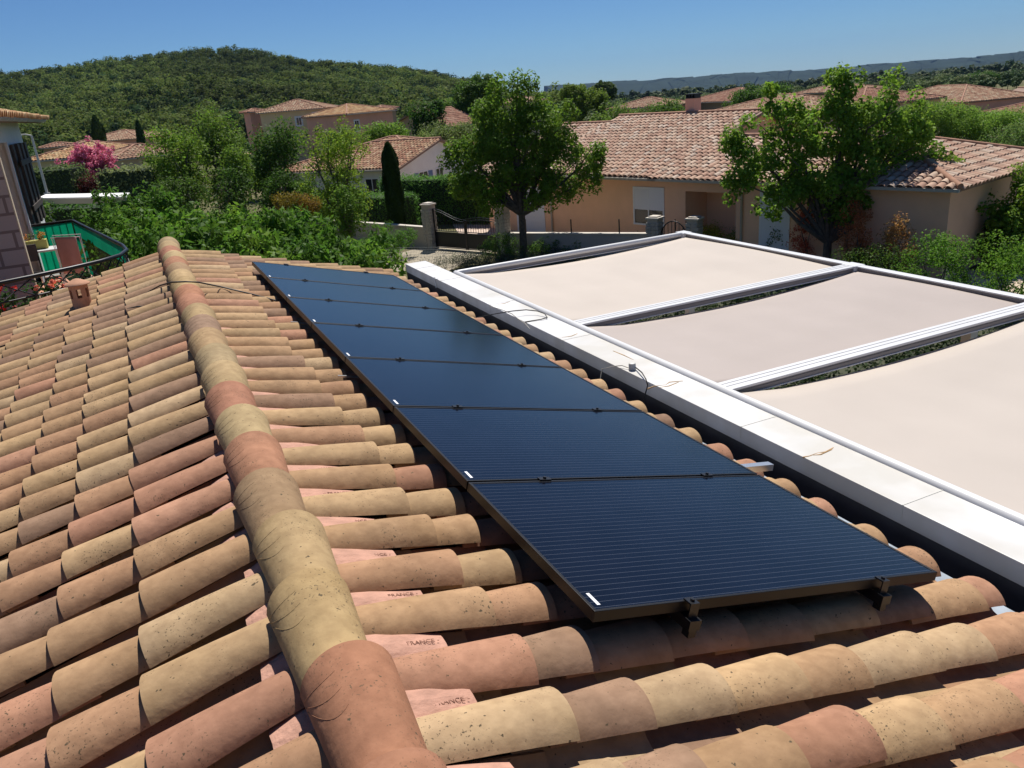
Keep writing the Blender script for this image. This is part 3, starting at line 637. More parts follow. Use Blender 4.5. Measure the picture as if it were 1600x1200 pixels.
wood('pine_wood', X, Y, hill_z(X, Y), RNG.uniform(4.2, 8.2, len(X)), 'olive green pine wood covering the whole hill behind the houses', tn*1.85*np.array([1, 1.03, .8]), per=34, leaf=.34)
# far blue ridge and plain on the right
def ridge(name, pts, D, depth, M, foot=-5, kind='structure', jag=0):
    top = []; 
    for x, y in pts:
        d = ray(x, y); u = d/np.hypot(d[0], d[1]); top.append(CAM+u*D)
    top = np.array(top); xs = np.array([p[0] for p in pts]); N_ = 240; xi = np.linspace(0, 1, N_); tt = np.linspace(0, 1, len(pts))
    T_ = np.stack([np.interp(xi, tt, top[:, k]) for k in range(3)], -1)
    T_[:, 2] += jag*(np.sin(xi*91)+np.sin(xi*213+1)*.6+RNG.normal(0, .5, N_))
    V = []; 
    for p in T_:
        u = nrm([p[0], p[1], 0]); 
        for s_, zf_ in ((-depth, foot), (-depth*.6, foot+(p[2]-foot)*.45), (-depth*.25, foot+(p[2]-foot)*.85), (0, p[2]), (depth*.5, foot)):
            q = p+u*s_; V.append((q[0], q[1], zf_))
    V = np.array(V); V[:, :2] += RNG.normal(0, depth*.03, (len(V), 2)); Q = [(i*5+j, (i+1)*5+j, (i+1)*5+j+1, i*5+j+1) for i in range(N_-1) for j in range(4)]
    o = link(name, np_mesh(name, V, Q, M, smooth=False)); tag(o, kind=kind); return o
ridge('distant_hills', [(860, 134), (920, 131), (980, 126), (1080, 121), (1130, 116), (1200, 112), (1300, 107), (1380, 99), (1460, 94), (1530, 89), (1600, 80), (1700, 72), (1800, 62)], 3400, 900, FARHILL, foot=-72, jag=1.5)
ridge('wooded_rise', [(1360, 118), (1420, 110), (1500, 104), (1560, 98), (1610, 94), (1700, 88), (1800, 80)], 2000, 500, FARHILL, foot=-45, jag=1.0)
def on_ground(x, y):
    d = ray(x, y); t = 100.
    for _ in range(60):
        q = CAM+d*t; g = float(gz(math.hypot(q[0], q[1]))); t *= (H-g)/max(1e-3, (H-q[2]))**1.0 if False else 1; t = (g-H)/d[2] if d[2] < 0 and (g-H)/d[2] < 6000 else 3000
        t = min(t, 4000)
    return CAM+d*t
for pts, M in (([(1500, 121), (1506, 114), (1560, 108), (1650, 102), (1650, 113), (1560, 118)], FIELD), ([(1080, 147), (1110, 142), (1200, 136), (1260, 134), (1210, 143), (1120, 148)], FIELDG), ([(1110, 144), (1130, 141), (1190, 137), (1190, 140)], FIELD), ([(1390, 150), (1440, 140), (1500, 136), (1470, 148)], FIELDG)):
    P = []
    for x, y in pts:
        d = ray(x, y); e = math.atan2(-d[2], math.hypot(d[0], d[1])); R_ = (H+160*.0178*0-0)/1.0
        den = math.tan(e)-.0178; r_ = min(2600, (H-160*.0178)/den) if den > 1e-4 else 2600.
        u_ = nrm([d[0], d[1], 0]); P.append(u_*r_+np.array([0, 0, float(gz(r_))+.6]))
    lift = MB(); lift.poly(P); tag(lift.build('field', M), kind='structure')
# ================================================================== HOUSES
PALF = np.array([lin(200, 158, 126), lin(190, 142, 114), lin(208, 172, 138), lin(176, 130, 106), lin(214, 182, 150)])*.62
PFP = np.array([.3, .25, .2, .15, .1])
def roof_tiles(poly, Ud, Vd, Nn, parent, name='roof', pw=.24, expo=.36, pal=PALF, segs=4, base=None, lin_=False):
    """cover a convex polygon in the plane (Ud,Vd) with cover tiles and an under-sheet"""
    P = np.array(poly, float); o = P[0]; uv = np.stack([(P-o)@Ud, (P-o)@Vd], 1); (u0, v0), (u1, v1) = uv.min(0), uv.max(0)
    us = np.arange(u0, u1-.05, expo); vs = np.arange(v0+pw/2, v1, pw); U_, V_ = np.meshgrid(us, vs, indexing='ij')
    cu = U_+expo*.5; ins = np.ones(cu.shape, bool); n = len(uv); s_ = 0
    area = sum(uv[i][0]*uv[(i+1) % n][1]-uv[(i+1) % n][0]*uv[i][1] for i in range(n)); sg = 1 if area > 0 else -1
    for i in range(n):
        a, b_ = uv[i], uv[(i+1) % n]; ins &= sg*((b_[0]-a[0])*(V_-a[1])-(b_[1]-a[1])*(cu-a[0])) > -.02
    if not ins.any():
        b = MB(); b.prism(list(P), -Nn*.12); return b.build(name, UNDER, parent)
    U_, V_ = U_[ins], V_[ins]; O = o+U_[:, None]*Ud+V_[:, None]*Vd+RNG.normal(0, .004, (len(U_), 1))*Nn
    V, Q, per = tiles(O, Ud, Vd, Nn, expo*1.12, pw*.40, pw*.46, .065, .08, .0, .02, segs=segs, L=1, th=.012, jit=.004, yaw=.008)
    T = np.repeat(tints(len(O), pal, PFP), per, 0); m0 = len(V)
    Vs = P+Nn*.004; V = np.concatenate([V, Vs]); 
    me = np_mesh(name, V[:m0], Q, TILEFAR, T[:m0], smooth=True, sharp=math.radians(50)); ob = link(name, me, parent)
    b = MB(); b.prism([p+Nn*.003 for p in P], -Nn*.12); b.build('roof_sheet', UNDER, ob if False else parent)
    return ob
UNDER = mat('under_tile', (.26, .17, .125), .9, noise=.2, nscale=5)
FARROOF = {}
def far_roof_mat(key, c):
    """corrugated clay, for roofs far away: pipes run along the slope"""
    if key in FARROOF: return FARROOF[key]
    FARROOF[key] = mat('far_clay_'+key, c, .9, noise=.25, nscale=1.6, spec=.1, col2=tuple(v*.75 for v in c)); return FARROOF[key]
def house_block(name, A, dx, L_, D_, wh, pitch, wallm, label, z=0, hip=True, ov=.4, tile=None, pal=PALF, hipL=True, hipR=True, ridge_c=None, expo=.36, pw=.24, segs=4, ridge_along=True, cat='house', notch=None, root=None):
    """A: front-left corner on plan, dx unit vector along the front (left to right seen from the camera), depth goes away."""
    dx = nrm([dx[0], dx[1], 0]); dy = np.array([-dx[1], dx[0], 0]); A = np.array([A[0], A[1], z], float); up = np.array([0, 0, 1.])
    if hipL and hipR: D_ = min(D_, L_-.5)
    elif hipL or hipR: D_ = min(D_, 2*L_-1)
    root = root or empty(name, A+dx*L_/2+dy*D_/2, label, cat)
    P = lambda x, y, h: A+dx*x+dy*y+up*h
    b = MB()
    ez = wh; tn = math.tan(pitch)
    if ridge_along: run = (D_/2+ov); rl, rr = (run if hipL else 0), (run if hipR else 0)
    rh = ez+run*tn-ov*tn
    lo = ez-ov*tn
    wl = [P(0, 0, 0), P(L_, 0, 0), P(L_, D_, 0), P(0, D_, 0)]
    if notch:
        n0, n1, nd, nh = notch; wl = [wl[0], P(n0, 0, 0), P(n0, nd, 0), P(n1, nd, 0), P(n1, 0, 0)]+wl[1:]
        b.prism([P(n0, 0.001, nh), P(n1, 0.001, nh), P(n1, nd, nh), P(n0, nd, nh)], up*(ez-.02-nh))
    b.prism(wl, up*(ez-.02))
    if not hipL: b.prism([P(.0, 0, ez-.02), P(.0, D_, ez-.02), P(.0, D_/2, ez+D_/2*tn-.04)], dx*.15)
    if not hipR: b.prism([P(L_-.15, 0, ez-.02), P(L_-.15, D_, ez-.02), P(L_-.15, D_/2, ez+D_/2*tn-.04)], dx*.15)
    b.build('wall', wallm, root)
    e = [P(-ov, -ov, lo), P(L_+ov, -ov, lo), P(L_+ov, D_+ov, lo), P(-ov, D_+ov, lo)]
    R1, R2 = P(-ov+rl, D_/2, rh), P(L_+ov-rr, D_/2, rh)
    faces = [([e[0], e[1], R2, R1], -dy), ([e[2], e[3], R1, R2], dy)]
    if hipL: faces.append(([e[3], e[0], R1], -dx))
    if hipR: faces.append(([e[1], e[2], R2], dx))
    for pts, out in faces:
        Ud = nrm(out*math.cos(pitch)-up*math.sin(pitch)); Vd = nrm(np.cross(up, out)); Nn = np.cross(Vd, Ud); Nn = Nn if Nn[2] > 0 else -Nn
        vis = ((np.mean(pts, 0)-CAM)@Nn) < 0
        # start rows at the top edge so that tiles run down
        pts2 = sorted(range(len(pts)), key=lambda i: -(pts[i]@up)); 
        k0 = pts2[0]; pts = pts[k0:]+pts[:k0]
        if vis and tile: roof_tiles(pts, Ud, Vd, Nn, root, pw=pw, expo=expo, pal=pal, segs=segs)
        else:
            q = MB(); q.prism([p for p in pts], -Nn*.12); q.build('roof', UNDER, root)
    # ridge and hip caps
    c = MB(); lines = [(R1, R2)]
    if hipL: lines += [(e[0], R1), (e[3], R1)]
    if hipR: lines += [(e[1], R2), (e[2], R2)]
    O = []; 
    for a_, b_ in lines:
        if np.linalg.norm(b_-a_) < .3: continue
        c.tube([a_+up*.05, b_+up*.05], .085, 8)
    c.build('ridge_cap', RCAP, root)
    g = MB(); g.bar(P(-ov, -ov-.05, lo-.07), P(L_+ov, -ov-.05, lo-.07), .10, .09); g.build('gutter', GUTB, root)
    root['P'] = 1; del root['P']
    return root, P, lo
RCAP = mat('ridge_clay', (.36, .19, .12), .9, noise=.25, nscale=4); GUTB = mat('gutter_beige', (.45, .40, .33), .6)
def window(parent, P, x, z, w, h, y=0, kind='glass', M=None, fr=.07, roll=.0, ny=-1, shut=None):
    """a window on the wall plane y (facing -y side when ny=-1); kinds: glass, shutter"""
    f = MB(); o = .03*ny
    def bb(x0, x1, z0, z1, d0, d1, mb, mi=0):
        c = P((x0+x1)/2, y+ny*(d0+d1)/2, (z0+z1)/2); ex = nrm(P(1, 0, 0)-P(0, 0, 0)); mb.box(c, (x1-x0, abs(d1-d0), z1-z0), ex, None, (0, 0, 1), mi)
    bb(x-w/2-fr, x+w/2+fr, z+h, z+h+fr, 0.002, .03, f); bb(x-w/2-fr, x+w/2+fr, z-fr, z, 0.002, .04, f); bb(x-w/2-fr, x-w/2, z, z+h, 0.002, .03, f); bb(x+w/2, x+w/2+fr, z, z+h, 0.002, .03, f)
    if kind == 'glass' or kind == 'half': bb(x-.025, x+.025, z, z+h, .004, .026, f)
    fo = f.build('window', FRAMEW, parent)
    g = MB(); bb(x-w/2, x+w/2, z, z+h, .001, .012, g); g.build('pane', GLASS if kind != 'shutter' else (M or SHUTB), fo)
    if kind == 'half' or roll:
        q = MB(); bb(x-w/2, x+w/2, z+h*(1-roll), z+h, .013, .022, q)
        for i in range(int(h*roll/.06)): bb(x-w/2, x+w/2, z+h-.06*i-.008, z+h-.06*i, .0225, .0245, q)
        q.build('roller_shutter', M or SHUTW, fo)
    if shut:
        for sgn in (-1, 1):
            q = MB(); c0 = x+sgn*(w/2+fr+shut/2); bb(c0-shut/2, c0+shut/2, z, z+h, .004, .045, q); bb(c0-shut/2+.04, c0+shut/2-.04, z+.25*h-.04, z+.25*h+.04, .0455, .06, q); bb(c0-shut/2+.04, c0+shut/2-.04, z+.75*h-.04, z+.75*h+.04, .0455, .06, q); q.build('shutter', SHUTB, fo)
    return fo
# --- orange villa across the street
fa = np.array([.259, -.966, 0]); fb = np.array([.966, .259, 0])       # along the front (to the right), away from it
A = np.array([17.0, 28.9, 0])+fb*.45-fa*7.6; LW = 22.6-.9
Au = A.copy()
def ux(px):                                           # where a column of the photo meets the front wall
    lo_, hi_ = -5., 30.
    for _ in range(50):
        mid = (lo_+hi_)/2; c = RW@(Au+fa*mid+np.array([0, 0, 1.6])-CAM); X_ = 800+1244*c[0]/c[2]
        if X_ < px: lo_ = mid
        else: hi_ = mid
    return lo_
def rx(px, y, z):
    lo_, hi_ = -5., 40.
    for _ in range(50):
        mid = (lo_+hi_)/2; c = RW@(Au+fa*mid+fb*y+np.array([0, 0, z])-CAM)
        if 800+1244*c[0]/c[2] < px: lo_ = mid
        else: hi_ = mid
    return lo_
VK = dict(tile=True, pw=.27, expo=.36, segs=6, pal=np.array([lin(222, 188, 164), lin(212, 173, 150), lin(226, 199, 176), lin(202, 164, 143), lin(228, 206, 187)])*.66)
um, ur = rx(968, 6.6, 4.6)+.4, rx(1195, 6.6, 4.6)-.4; pv = math.radians(15.2)
root, P, lo = house_block('villa', A+fa*um, fa, ur-um, 13.2, 2.86, pv, WORANGE, 'orange rendered villa with a pale clay tile roof across the street', hipL=False, hipR=False, **VK)
house_block('villa', A, fa, um-.41, 11.4, 2.86, pv, WORANGE, '', hipL=False, hipR=False, root=root, **VK)
house_block('villa', A+fa*(ur+.41), fa, ux(1500)-.35-ur-.41, 7.4, 2.86, pv, WORANGE, '', hipL=False, root=root, notch=(ux(1071)-ur-.41, ux(1150)-ur-.41, 1.3, 2.25), **VK)
P = lambda x, y, h: A+fa*x+fb*y+np.array([0, 0, h])
for u0_ in (um-.42, ur-.01):
    q = MB(); q.box(P(u0_+.215, 2.001, 1.42), (.43, 4, 2.83), fa); q.build('wall', WORANGE, root)
w0, w1 = ux(992), ux(1036); window(root, P, (w0+w1)/2, .92, w1-w0, 1.35, kind='half', roll=.60)
for a_, b_ in ((1190, 1232),):
    w0, w1 = ux(a_), ux(b_); window(root, P, (w0+w1)/2, .25, w1-w0, 2.1, kind='half', roll=1.0)
w0, w1 = ux(806), ux(850); g = MB(); ex = fa
def wb(mb, x0, x1, z0, z1, d0, d1, mi=0): mb.box(P((x0+x1)/2, -(d0+d1)/2, (z0+z1)/2), (x1-x0, abs(d1-d0), z1-z0), fa, None, (0, 0, 1), mi)
wb(g, w0, w1, 0, 2.15, .002, .03)
for i in range(8): wb(g, w0, w1, .26*i, .26*i+.012, .0305, .036)
g.build('garage_door', SHUTW, root)
d0, d1 = ux(1118), ux(1146); dd = MB()
def wi(mb, x0, x1, z0, z1, d0_, d1_): mb.box(P((x0+x1)/2, 1.3-(d0_+d1_)/2, (z0+z1)/2), (x1-x0, abs(d1_-d0_), z1-z0), fa, None, (0, 0, 1))
wi(dd, d0, d1, 0, 2.15, .004, .05); do = dd.build('door', FRAMEW, root)
dd = MB(); wi(dd, d0+(d1-d0)*.45, d0+(d1-d0)*.75, .9, 1.9, .0505, .056); dd.build('pane', GLASS, do)
dp = ux(1160); q = MB(); q.tube([P(dp-.35, -.45, lo-.12), P(dp-.1, -.35, lo-.25), P(dp, -.06, lo-.45), P(dp, -.06, 0)], .045, 8); q.build('downpipe', GUTB, root)
dp = ux(862); q = MB(); q.tube([P(dp, -.06, lo-.3), P(dp, -.06, 0)], .045, 8); q.build('downpipe', GUTB, root)
# chimney behind the ridge
cq = atY(1083, 184, 31.5); ch = MB(); ch.box(cq+np.array([0, 0, .2]), (.5, .5, 1.3), fa); co = ch.build('chimney', WPINK, root)
ch = MB()
for i in range(4): ch.box(cq+np.array([0, 0, .93])+fa*(-.24+.16*i), (.06, .4, .16), fa)
ch.box(cq+np.array([0, 0, 1.03]), (.6, .5, .05), fa); ch.build('cowl', BLACK, co)
# --- white house with its gable to the street
E0 = np.array([14.1, 46.2, 0]); gx = nrm([.62, -.78, 0])
root, P2, lo2 = house_block('gabled_house', E0-gx*9.5, gx, 9.5, 9.4, 2.65, math.radians(14), WWHITE, 'white gabled house with blue shutters behind the laurel hedge', hipL=True, hipR=False, tile=True, expo=.36, ov=.3)
gy = np.array([.78, .62, 0]); house_block('gabled_house', E0-gx*10.5+gy*5.5, gx, 8.2, 11.5, 2.9, math.radians(14), WWHITE, '', root=root, tile=True, expo=.36, ov=.3)
PG = lambda x, y, z: P2(9.5-y, x, z)
window(root, PG, 2.7, 1.0, .95, 1.05, shut=.5); window(root, PG, 4.6, 1.0, .8, 1.05)
window(root, P2, 7.6, .1, .9, 1.9)
dq = PG(7.6, -.45, 3.0); dish = empty('satellite_dish', dq, 'pale satellite dish on the gable end of the white house', 'satellite dish')
b = MB(); b.lathe((0, 0, 0), [(0, 0), (.2, .02), (.36, .07), (.42, .10), (.415, .105), (.35, .078), (0, .01)], 20); ob = b.build('reflector', WWHITE, None); ob.parent = dish
ob.rotation_euler = (math.radians(78), 0, math.radians(200)); b = MB(); b.tube([(0, 0, 0), (.2, .35, -.1)], .02, 6); b.tube([(0, 0, -.1), (-.1, -.4, .15)], .012, 6); ob = b.build('arm', GREYP, None); ob.parent = dish
# --- houses farther off, each with its own eaves measured from the photo
def ph(name, pl, pr, Yl, Yr, depth, eave, pitch, wm, label, hipL=True, hipR=True, z0=None, **k):
    """front eave seen from pl to pr at distances Yl, Yr; ground height follows from the wall height"""
    a, b_ = atY(*pl, Yl), atY(*pr, Yr); d = b_-a; d[2] = 0; L_ = np.linalg.norm(d); dx = d/L_
    z = (a[2]+b_[2])/2; base = z-eave
    A = a.copy(); A[2] = 0; ov = k.pop('ov', .4); dy = np.array([-dx[1], dx[0], 0])
    r = house_block(name, A+dx*ov+dy*ov, dx, L_-2*ov, depth, eave+ov*math.tan(pitch), pitch, wm, label, z=base, hip=True, ov=ov, hipL=hipL, hipR=hipR, **k)
    wl = [c for c in r[0].children if c.name.startswith('wall')][0]
    if base > .05:                                    # carry the walls down to the ground
        f = MB(); f.prism([A+dx*ov+dy*ov+np.array([0, 0, -.5]), A+dx*(L_-ov)+dy*ov+np.array([0, 0, -.5]), A+dx*(L_-ov)+dy*(ov+depth)+np.array([0, 0, -.5]), A+dx*ov+dy*(ov+depth)+np.array([0, 0, -.5])], (0, 0, base+.5)); f.build('base', wm, r[0])
    return r
T_ = dict(tile=True, segs=3, expo=.42, pw=.30)
PR = np.array([lin(200, 162, 134), lin(188, 146, 120), lin(208, 176, 146), lin(174, 134, 110), lin(212, 186, 158)])*.6
PO = np.array([lin(218, 176, 130), lin(208, 160, 116), lin(222, 188, 142), lin(194, 146, 108), lin(226, 196, 154)])*.6
PD = np.array([lin(188, 140, 118), lin(178, 128, 106), lin(196, 152, 128), lin(164, 118, 98), lin(200, 162, 138)])*.58
r2, Pa, lo = ph('tall_house', (399, 177), (508, 168), 103, 99.5, 8.5, 5.3, math.radians(16), WYEL, 'yellow two storey house with a blue shuttered window below the hill', pal=PR, **T_)
window(r2, Pa, 4.5, 3.6, .55, .8, fr=.2); window(r2, Pa, 6.9, 3.2, 1.1, 1.5, kind='shutter', fr=.2)
r2, Pa, lo = ph('tall_house', (542, 179), (620, 171), 92, 96, 8.5, 5.3, math.radians(15), WPINK, 'pink two storey house on the right of the yellow one', pal=PO, **T_)
window(r2, Pa, 1.3, 3.5, .6, 1.0, fr=.16)
ph('annex', (388, 176), (420, 172), 108, 109, 5, 5.0, math.radians(15), WPINK, 'small pink wing showing left behind the yellow two storey house', pal=PD, **T_)
ph('low_house', (596, 170), (624, 168), 112, 114, 7, 5.0, math.radians(14), WTAN, 'low brown roofed house half hidden behind the pink two storey house', pal=PD, **T_)
ph('low_house', (700, 197), (760, 192), 72, 76, 7, 2.6, math.radians(22), WTAN, 'red brown roof standing alone among trees left of the tall street tree', pal=PD, hipL=False, hipR=False, **T_)
ph('low_house', (806, 160), (856, 158), 85, 86, 8, 4.0, math.radians(17), WCREAM, 'cream house peeping out behind the crown of the street tree', pal=PR, **T_)
ph('low_house', (30, 250), (178, 245), 76, 72, 12, 2.5, math.radians(15), WYEL, 'orange roofed house behind the pink oleander', pal=PO, **T_)
ph('low_house', (118, 219), (218, 220), 104, 100, 9, 2.7, math.radians(14), WPINK, 'low pale roofed house with a cypress standing before it', pal=PR, **T_)
ph('low_house', (176, 248), (300, 238), 68, 70, 10, 2.6, math.radians(16), WCREAM, 'pinkish roofed house between the oleander and the dark trees', pal=PR, **T_)
ph('low_house', (60, 232), (120, 226), 98, 98, 7, 2.6, math.radians(12), WTAN, 'small tan roofed house seen over the orange roof', pal=PD, **T_)
ph('low_house', (946, 171), (1062, 165), 95, 88, 9, 2.7, math.radians(13), WPINK, 'low house with a bright orange roof directly above the villa ridge left end', pal=PR, **T_)
ph('low_house', (1062, 163), (1150, 156), 96, 84, 10, 2.7, math.radians(14), WTAN, 'low house with a broad brown roof left of the round dark tree', pal=PD, **T_)
ph('low_house', (1098, 184), (1225, 170), 66, 54, 9, 2.7, math.radians(14), WPINK, 'low house just behind the villa chimney with a long plain roof', pal=PR, **T_)
ph('low_house', (1222, 172), (1345, 160), 72, 60, 10, 2.7, math.radians(15), WPINK, 'low house with a brown roof behind the left half of the big leafy tree', pal=PD, **T_)
ph('low_house', (1238, 148), (1330, 141), 105, 95, 9, 2.8, math.radians(13), WTAN, 'distant pale brown roof above the left half of the big leafy tree', pal=PR, **T_)
ph('low_house', (1362, 166), (1502, 156), 74, 60, 9, 2.7, math.radians(17), WPINK, 'low house with a pink brown hipped roof right of the big leafy tree top', pal=PR, **T_)
ph('low_house', (1532, 182), (1620, 172), 58, 50, 9, 2.6, math.radians(15), WPINK, 'low house with a dull pink roof at the right edge of the photo', pal=PD, **T_)
ph('blue_roofed_shed', (1545, 158), (1600, 160), 75, 66, 6, 2.4, math.radians(22), WGREY, 'shed with a dark blue roof near the right edge of the photo', cat='shed', hipL=False, hipR=False)
ph('low_house', (1572, 158), (1640, 148), 84, 76, 8, 2.7, math.radians(16), WTAN, 'distant reddish roof right of the blue shed', pal=PR, **T_)
# --- street wall, pillars, gates
wa = np.array([9.0, 39.8, 0]); pA, pB = np.array([11.4, 33.5, 0]), np.array([13.2, 29.7, 0]); wd_ = nrm(pB-pA); wn = np.array([wd_[1], -wd_[0], 0])
pC, pD = np.array([17.1, 24.7, 0]), np.array([17.9, 23.4, 0])
def lowwall(a, b_, h, label, M=WGREY):
    root = empty('street_wall', (a+b_)/2, label, 'wall'); m_ = MB(); m_.bar(a+[0, 0, h/2], b_+[0, 0, h/2], .2, h); m_.build('wall', M, root)
    m_ = MB(); m_.bar(a+[0, 0, h+.025], b_+[0, 0, h+.025], .27, .05); m_.build('coping', COPE, root, bevel=.008)
lowwall(np.array([7.6, 42.5, 0]), pA-wd_*.25, .9, 'grey street wall with pale coping left of the driveway gate, behind the oleander')
lowwall(pB+wd_*.25, pC-wd_*.3, .85, 'grey street wall with pale coping running from the driveway gate to the arched gate')
def pillar(p, h, label, lamp=False):
    root = empty('gate_pillar', p, label, 'pillar', 'stone gate pillars along the street wall'); w = .42
    m_ = MB(); m_.box(p+[0, 0, h/2-.03], (w, w, h-.06), wd_); m_.build('shaft', WGREY, root)
    m_ = MB()
    zc_ = .12
    for r in range(int((h-.2)/.13)):                  # rough quoins on the street corner
        for e in (-1, 1):
            s_ = random.uniform(.10, .2); m_.box(p+wd_*e*(w/2-.06)*1.0-wn*(-.0)+[0, 0, .08+.13*r]+wn*(w/2-.04), (s_+.04, .14+random.uniform(-.02, .03), .115), wd_)
        m_.box(p+wd_*(w/2-.02)+[0, 0, .08+.13*r]+wn*random.uniform(-.05, .05), (.09, w*.9, .118), wd_)
    m_.build('quoins', STONE, root, bevel=.012)
    m_ = MB(); m_.box(p+[0, 0, h-.03], (w+.10, w+.10, .06), wd_); m_.box(p+[0, 0, h+.02], (w-.06, w-.06, .05), wd_); m_.build('cap', COPE, root, bevel=.008)
pillar(pA, 1.95, 'taller stone gate pillar left of the driveway gate'); pillar(pB, 1.95, 'stone gate pillar right of the driveway gate, half behind the tree')
pillar(pC, 1.5, 'stone pillar left of the small arched gate'); pillar(pD, 1.5, 'stone pillar right of the small arched gate')
gate = empty('driveway_gate', (pA+pB)/2, 'black iron driveway gate with solid lower panels and wavy top', 'gate')
ga, gb = pA+wd_*.25, pB-wd_*.25; gl = np.linalg.norm(gb-ga)
G = lambda t, z, o=0: ga+wd_*gl*t+np.array([0, 0, z])+wn*o
def topz(t): return 1.74-.42*(.5-.5*math.cos(min(1, t*2.1)*math.pi)) if t < .5 else 1.32+.0*(t)
for h0, h1 in ((0, .495), (.505, 1)):
    m_ = MB(); m_.bar(G(h0+.01, .42), G(h1-.01, .42), .03, .62); m_.build('lower_panel', BLACK, gate)
    m_ = MB()
    for z in (.08, .16, .74, .80): m_.bar(G(h0+.005, z), G(h1-.005, z), .04, .03)
    for t in (h0+.008, h1-.008): m_.bar(G(t, .05), G(t, topz(t) if h0 == 0 and t < .3 else 1.30), .05, .05, wn)
    k_ = 13
    for i in range(1, k_):
        t = h0+(h1-h0)*i/k_; zt = topz(t) if h0 == 0 else 1.34+.10*math.sin((t-.5)*2*math.pi); m_.bar(G(t, .8), G(t, zt-.08), .014, .014, wn)
    fn = (lambda t: topz(t)) if h0 == 0 else (lambda t: 1.34+.10*math.sin((t-.5)*2*math.pi))
    for dz in (0, -.09): m_.tube([G(h0+(h1-h0)*q/14, fn(h0+(h1-h0)*q/14)+dz) for q in range(15)], .014, 6)
    m_.build('gate_leaf', BLACK, gate)
ag = empty('arched_gate', (pC+pD)/2, 'small black arched gate between two stone pillars', 'gate'); ga2 = pC+wd_*.24; gl2 = np.linalg.norm(pD-pC)-.48; m_ = MB()
A2 = lambda t, z: ga2+wd_*gl2*t+np.array([0, 0, z])
m_.tube([A2(.5-.5*math.cos(a), .75+.62*math.sin(a)) for a in np.linspace(0, math.pi, 17)], .022, 6); m_.bar(A2(0, .05), A2(0, .8), .035, .035, wn); m_.bar(A2(1, .05), A2(1, .8), .035, .035, wn); m_.bar(A2(0, .7), A2(1, .7), .03, .03); m_.bar(A2(0, .1), A2(1, .1), .03, .03)
m_.build('frame', BLACK, ag)
for i in range(1, 7):
    m_ = MB(); t = i/7; m_.bar(A2(t, .1), A2(t, .75+.62*math.sqrt(max(0, 1-(2*t-1)**2))-.01), .016, .016, wn); m_.build('bar', BLACK, ag)
# fence stakes on the wall
fs = [(840, 345), (900, 346), (963, 347), (1187, 365)]
for i, (x, y) in enumerate(fs):
    tt = (.16, .47, .78, 1.12)[i]; p = pB+(pC-pB)*tt
    m_ = MB(); m_.bar(p+[0, 0, .9 if i < 3 else 0], p+[0, 0, 1.42], .035, .035, wn); tag(m_.build('stake', BLACK), ['thin dark stake on the wall beside the street tree trunk', 'thin dark stake on the wall left of the villa roller shutter', 'thin dark stake on the wall nearest the arched gate', 'thin dark stake beyond the arched gate under the blind window'][i], 'stake', 'stakes on the street wall')
# garden post and wire fence by the roof's far edge
p = at(592, 412, 0); m_ = MB(); m_.tube([p, p+[0, 0, .95]], .05, 8); tag(m_.build('garden_post', BARK), 'short wooden post at the end of the leafy mass beyond the roof', 'post')
fe0, fe1 = at(560, 418, 0), at(700, 418, 0); m_ = MB()
for i in range(60): q = fe0+(fe1-fe0)*i/59; m_.bar(q, q+[0, 0, .8], .006, .006, (1, 0, 0))
for z in np.linspace(.05, .8, 9): m_.bar(fe0+[0, 0, z], fe1+[0, 0, z], .006, .006)
tag(m_.build('wire_fence', GREYP), 'grey wire mesh fence along the driveway just beyond the roof', 'fence')
# street lamp far left, with a box
lp = atY(60, 255, 38); lz = lp[2]; lb = np.array([lp[0]+.02, lp[1], 0]); sl = empty('street_lamp', lb, 'slim grey street lamp rising beside the white house on the left', 'street lamp'); m_ = MB()
tp_ = lb+[0, 0, 6.05]; m_.tube([lb, lb+[0, 0, 3], tp_], [.07, .055, .04], 8); m_.build('pole', GREYP, sl); m_ = MB(); m_.tube([tp_, tp_+[-.2, 0, .06], tp_+[-.42, 0, .06]], .03, 6); m_.box(tp_+[-.5, 0, .05], (.35, .14, .06)); m_.build('lamp_head', GREYP, sl)
m_ = MB(); m_.box(lb+[0, -.08, 3.72], (.22, .12, .22)); m_.build('junction_box', GREYP, sl)
# white flat canopy of the neighbour
c0, c1 = atY(58, 306, 30), atY(198, 316, 26.5); zc_ = (c0[2]+c1[2])/2; c0[2] = c1[2] = zc_; m_ = MB(); yv = np.array([.1, 1, 0])*1.35
cn = empty('flat_canopy', (c0+c1)/2, 'long white flat canopy roof beyond the balcony', 'canopy')
m_.prism([c0, c1, c1+yv, c0+yv], (0, 0, .05)); m_.build('roof_panel', WBRIGHT, cn); m_ = MB()
m_.bar(c0+[0, -.01, -.06], c1+[0, -.01, -.06], .05, .16)
m_.build('fascia', WCREAM, cn)
for q in (c0+(c1-c0)*.1, c0+(c1-c0)*.9):
    m_ = MB(); m_.bar((q[0], q[1]+.4, 0), (q[0], q[1]+.4, zc_), .1, .1, (1, 0, 0)); m_.build('post', WBRIGHT, cn)
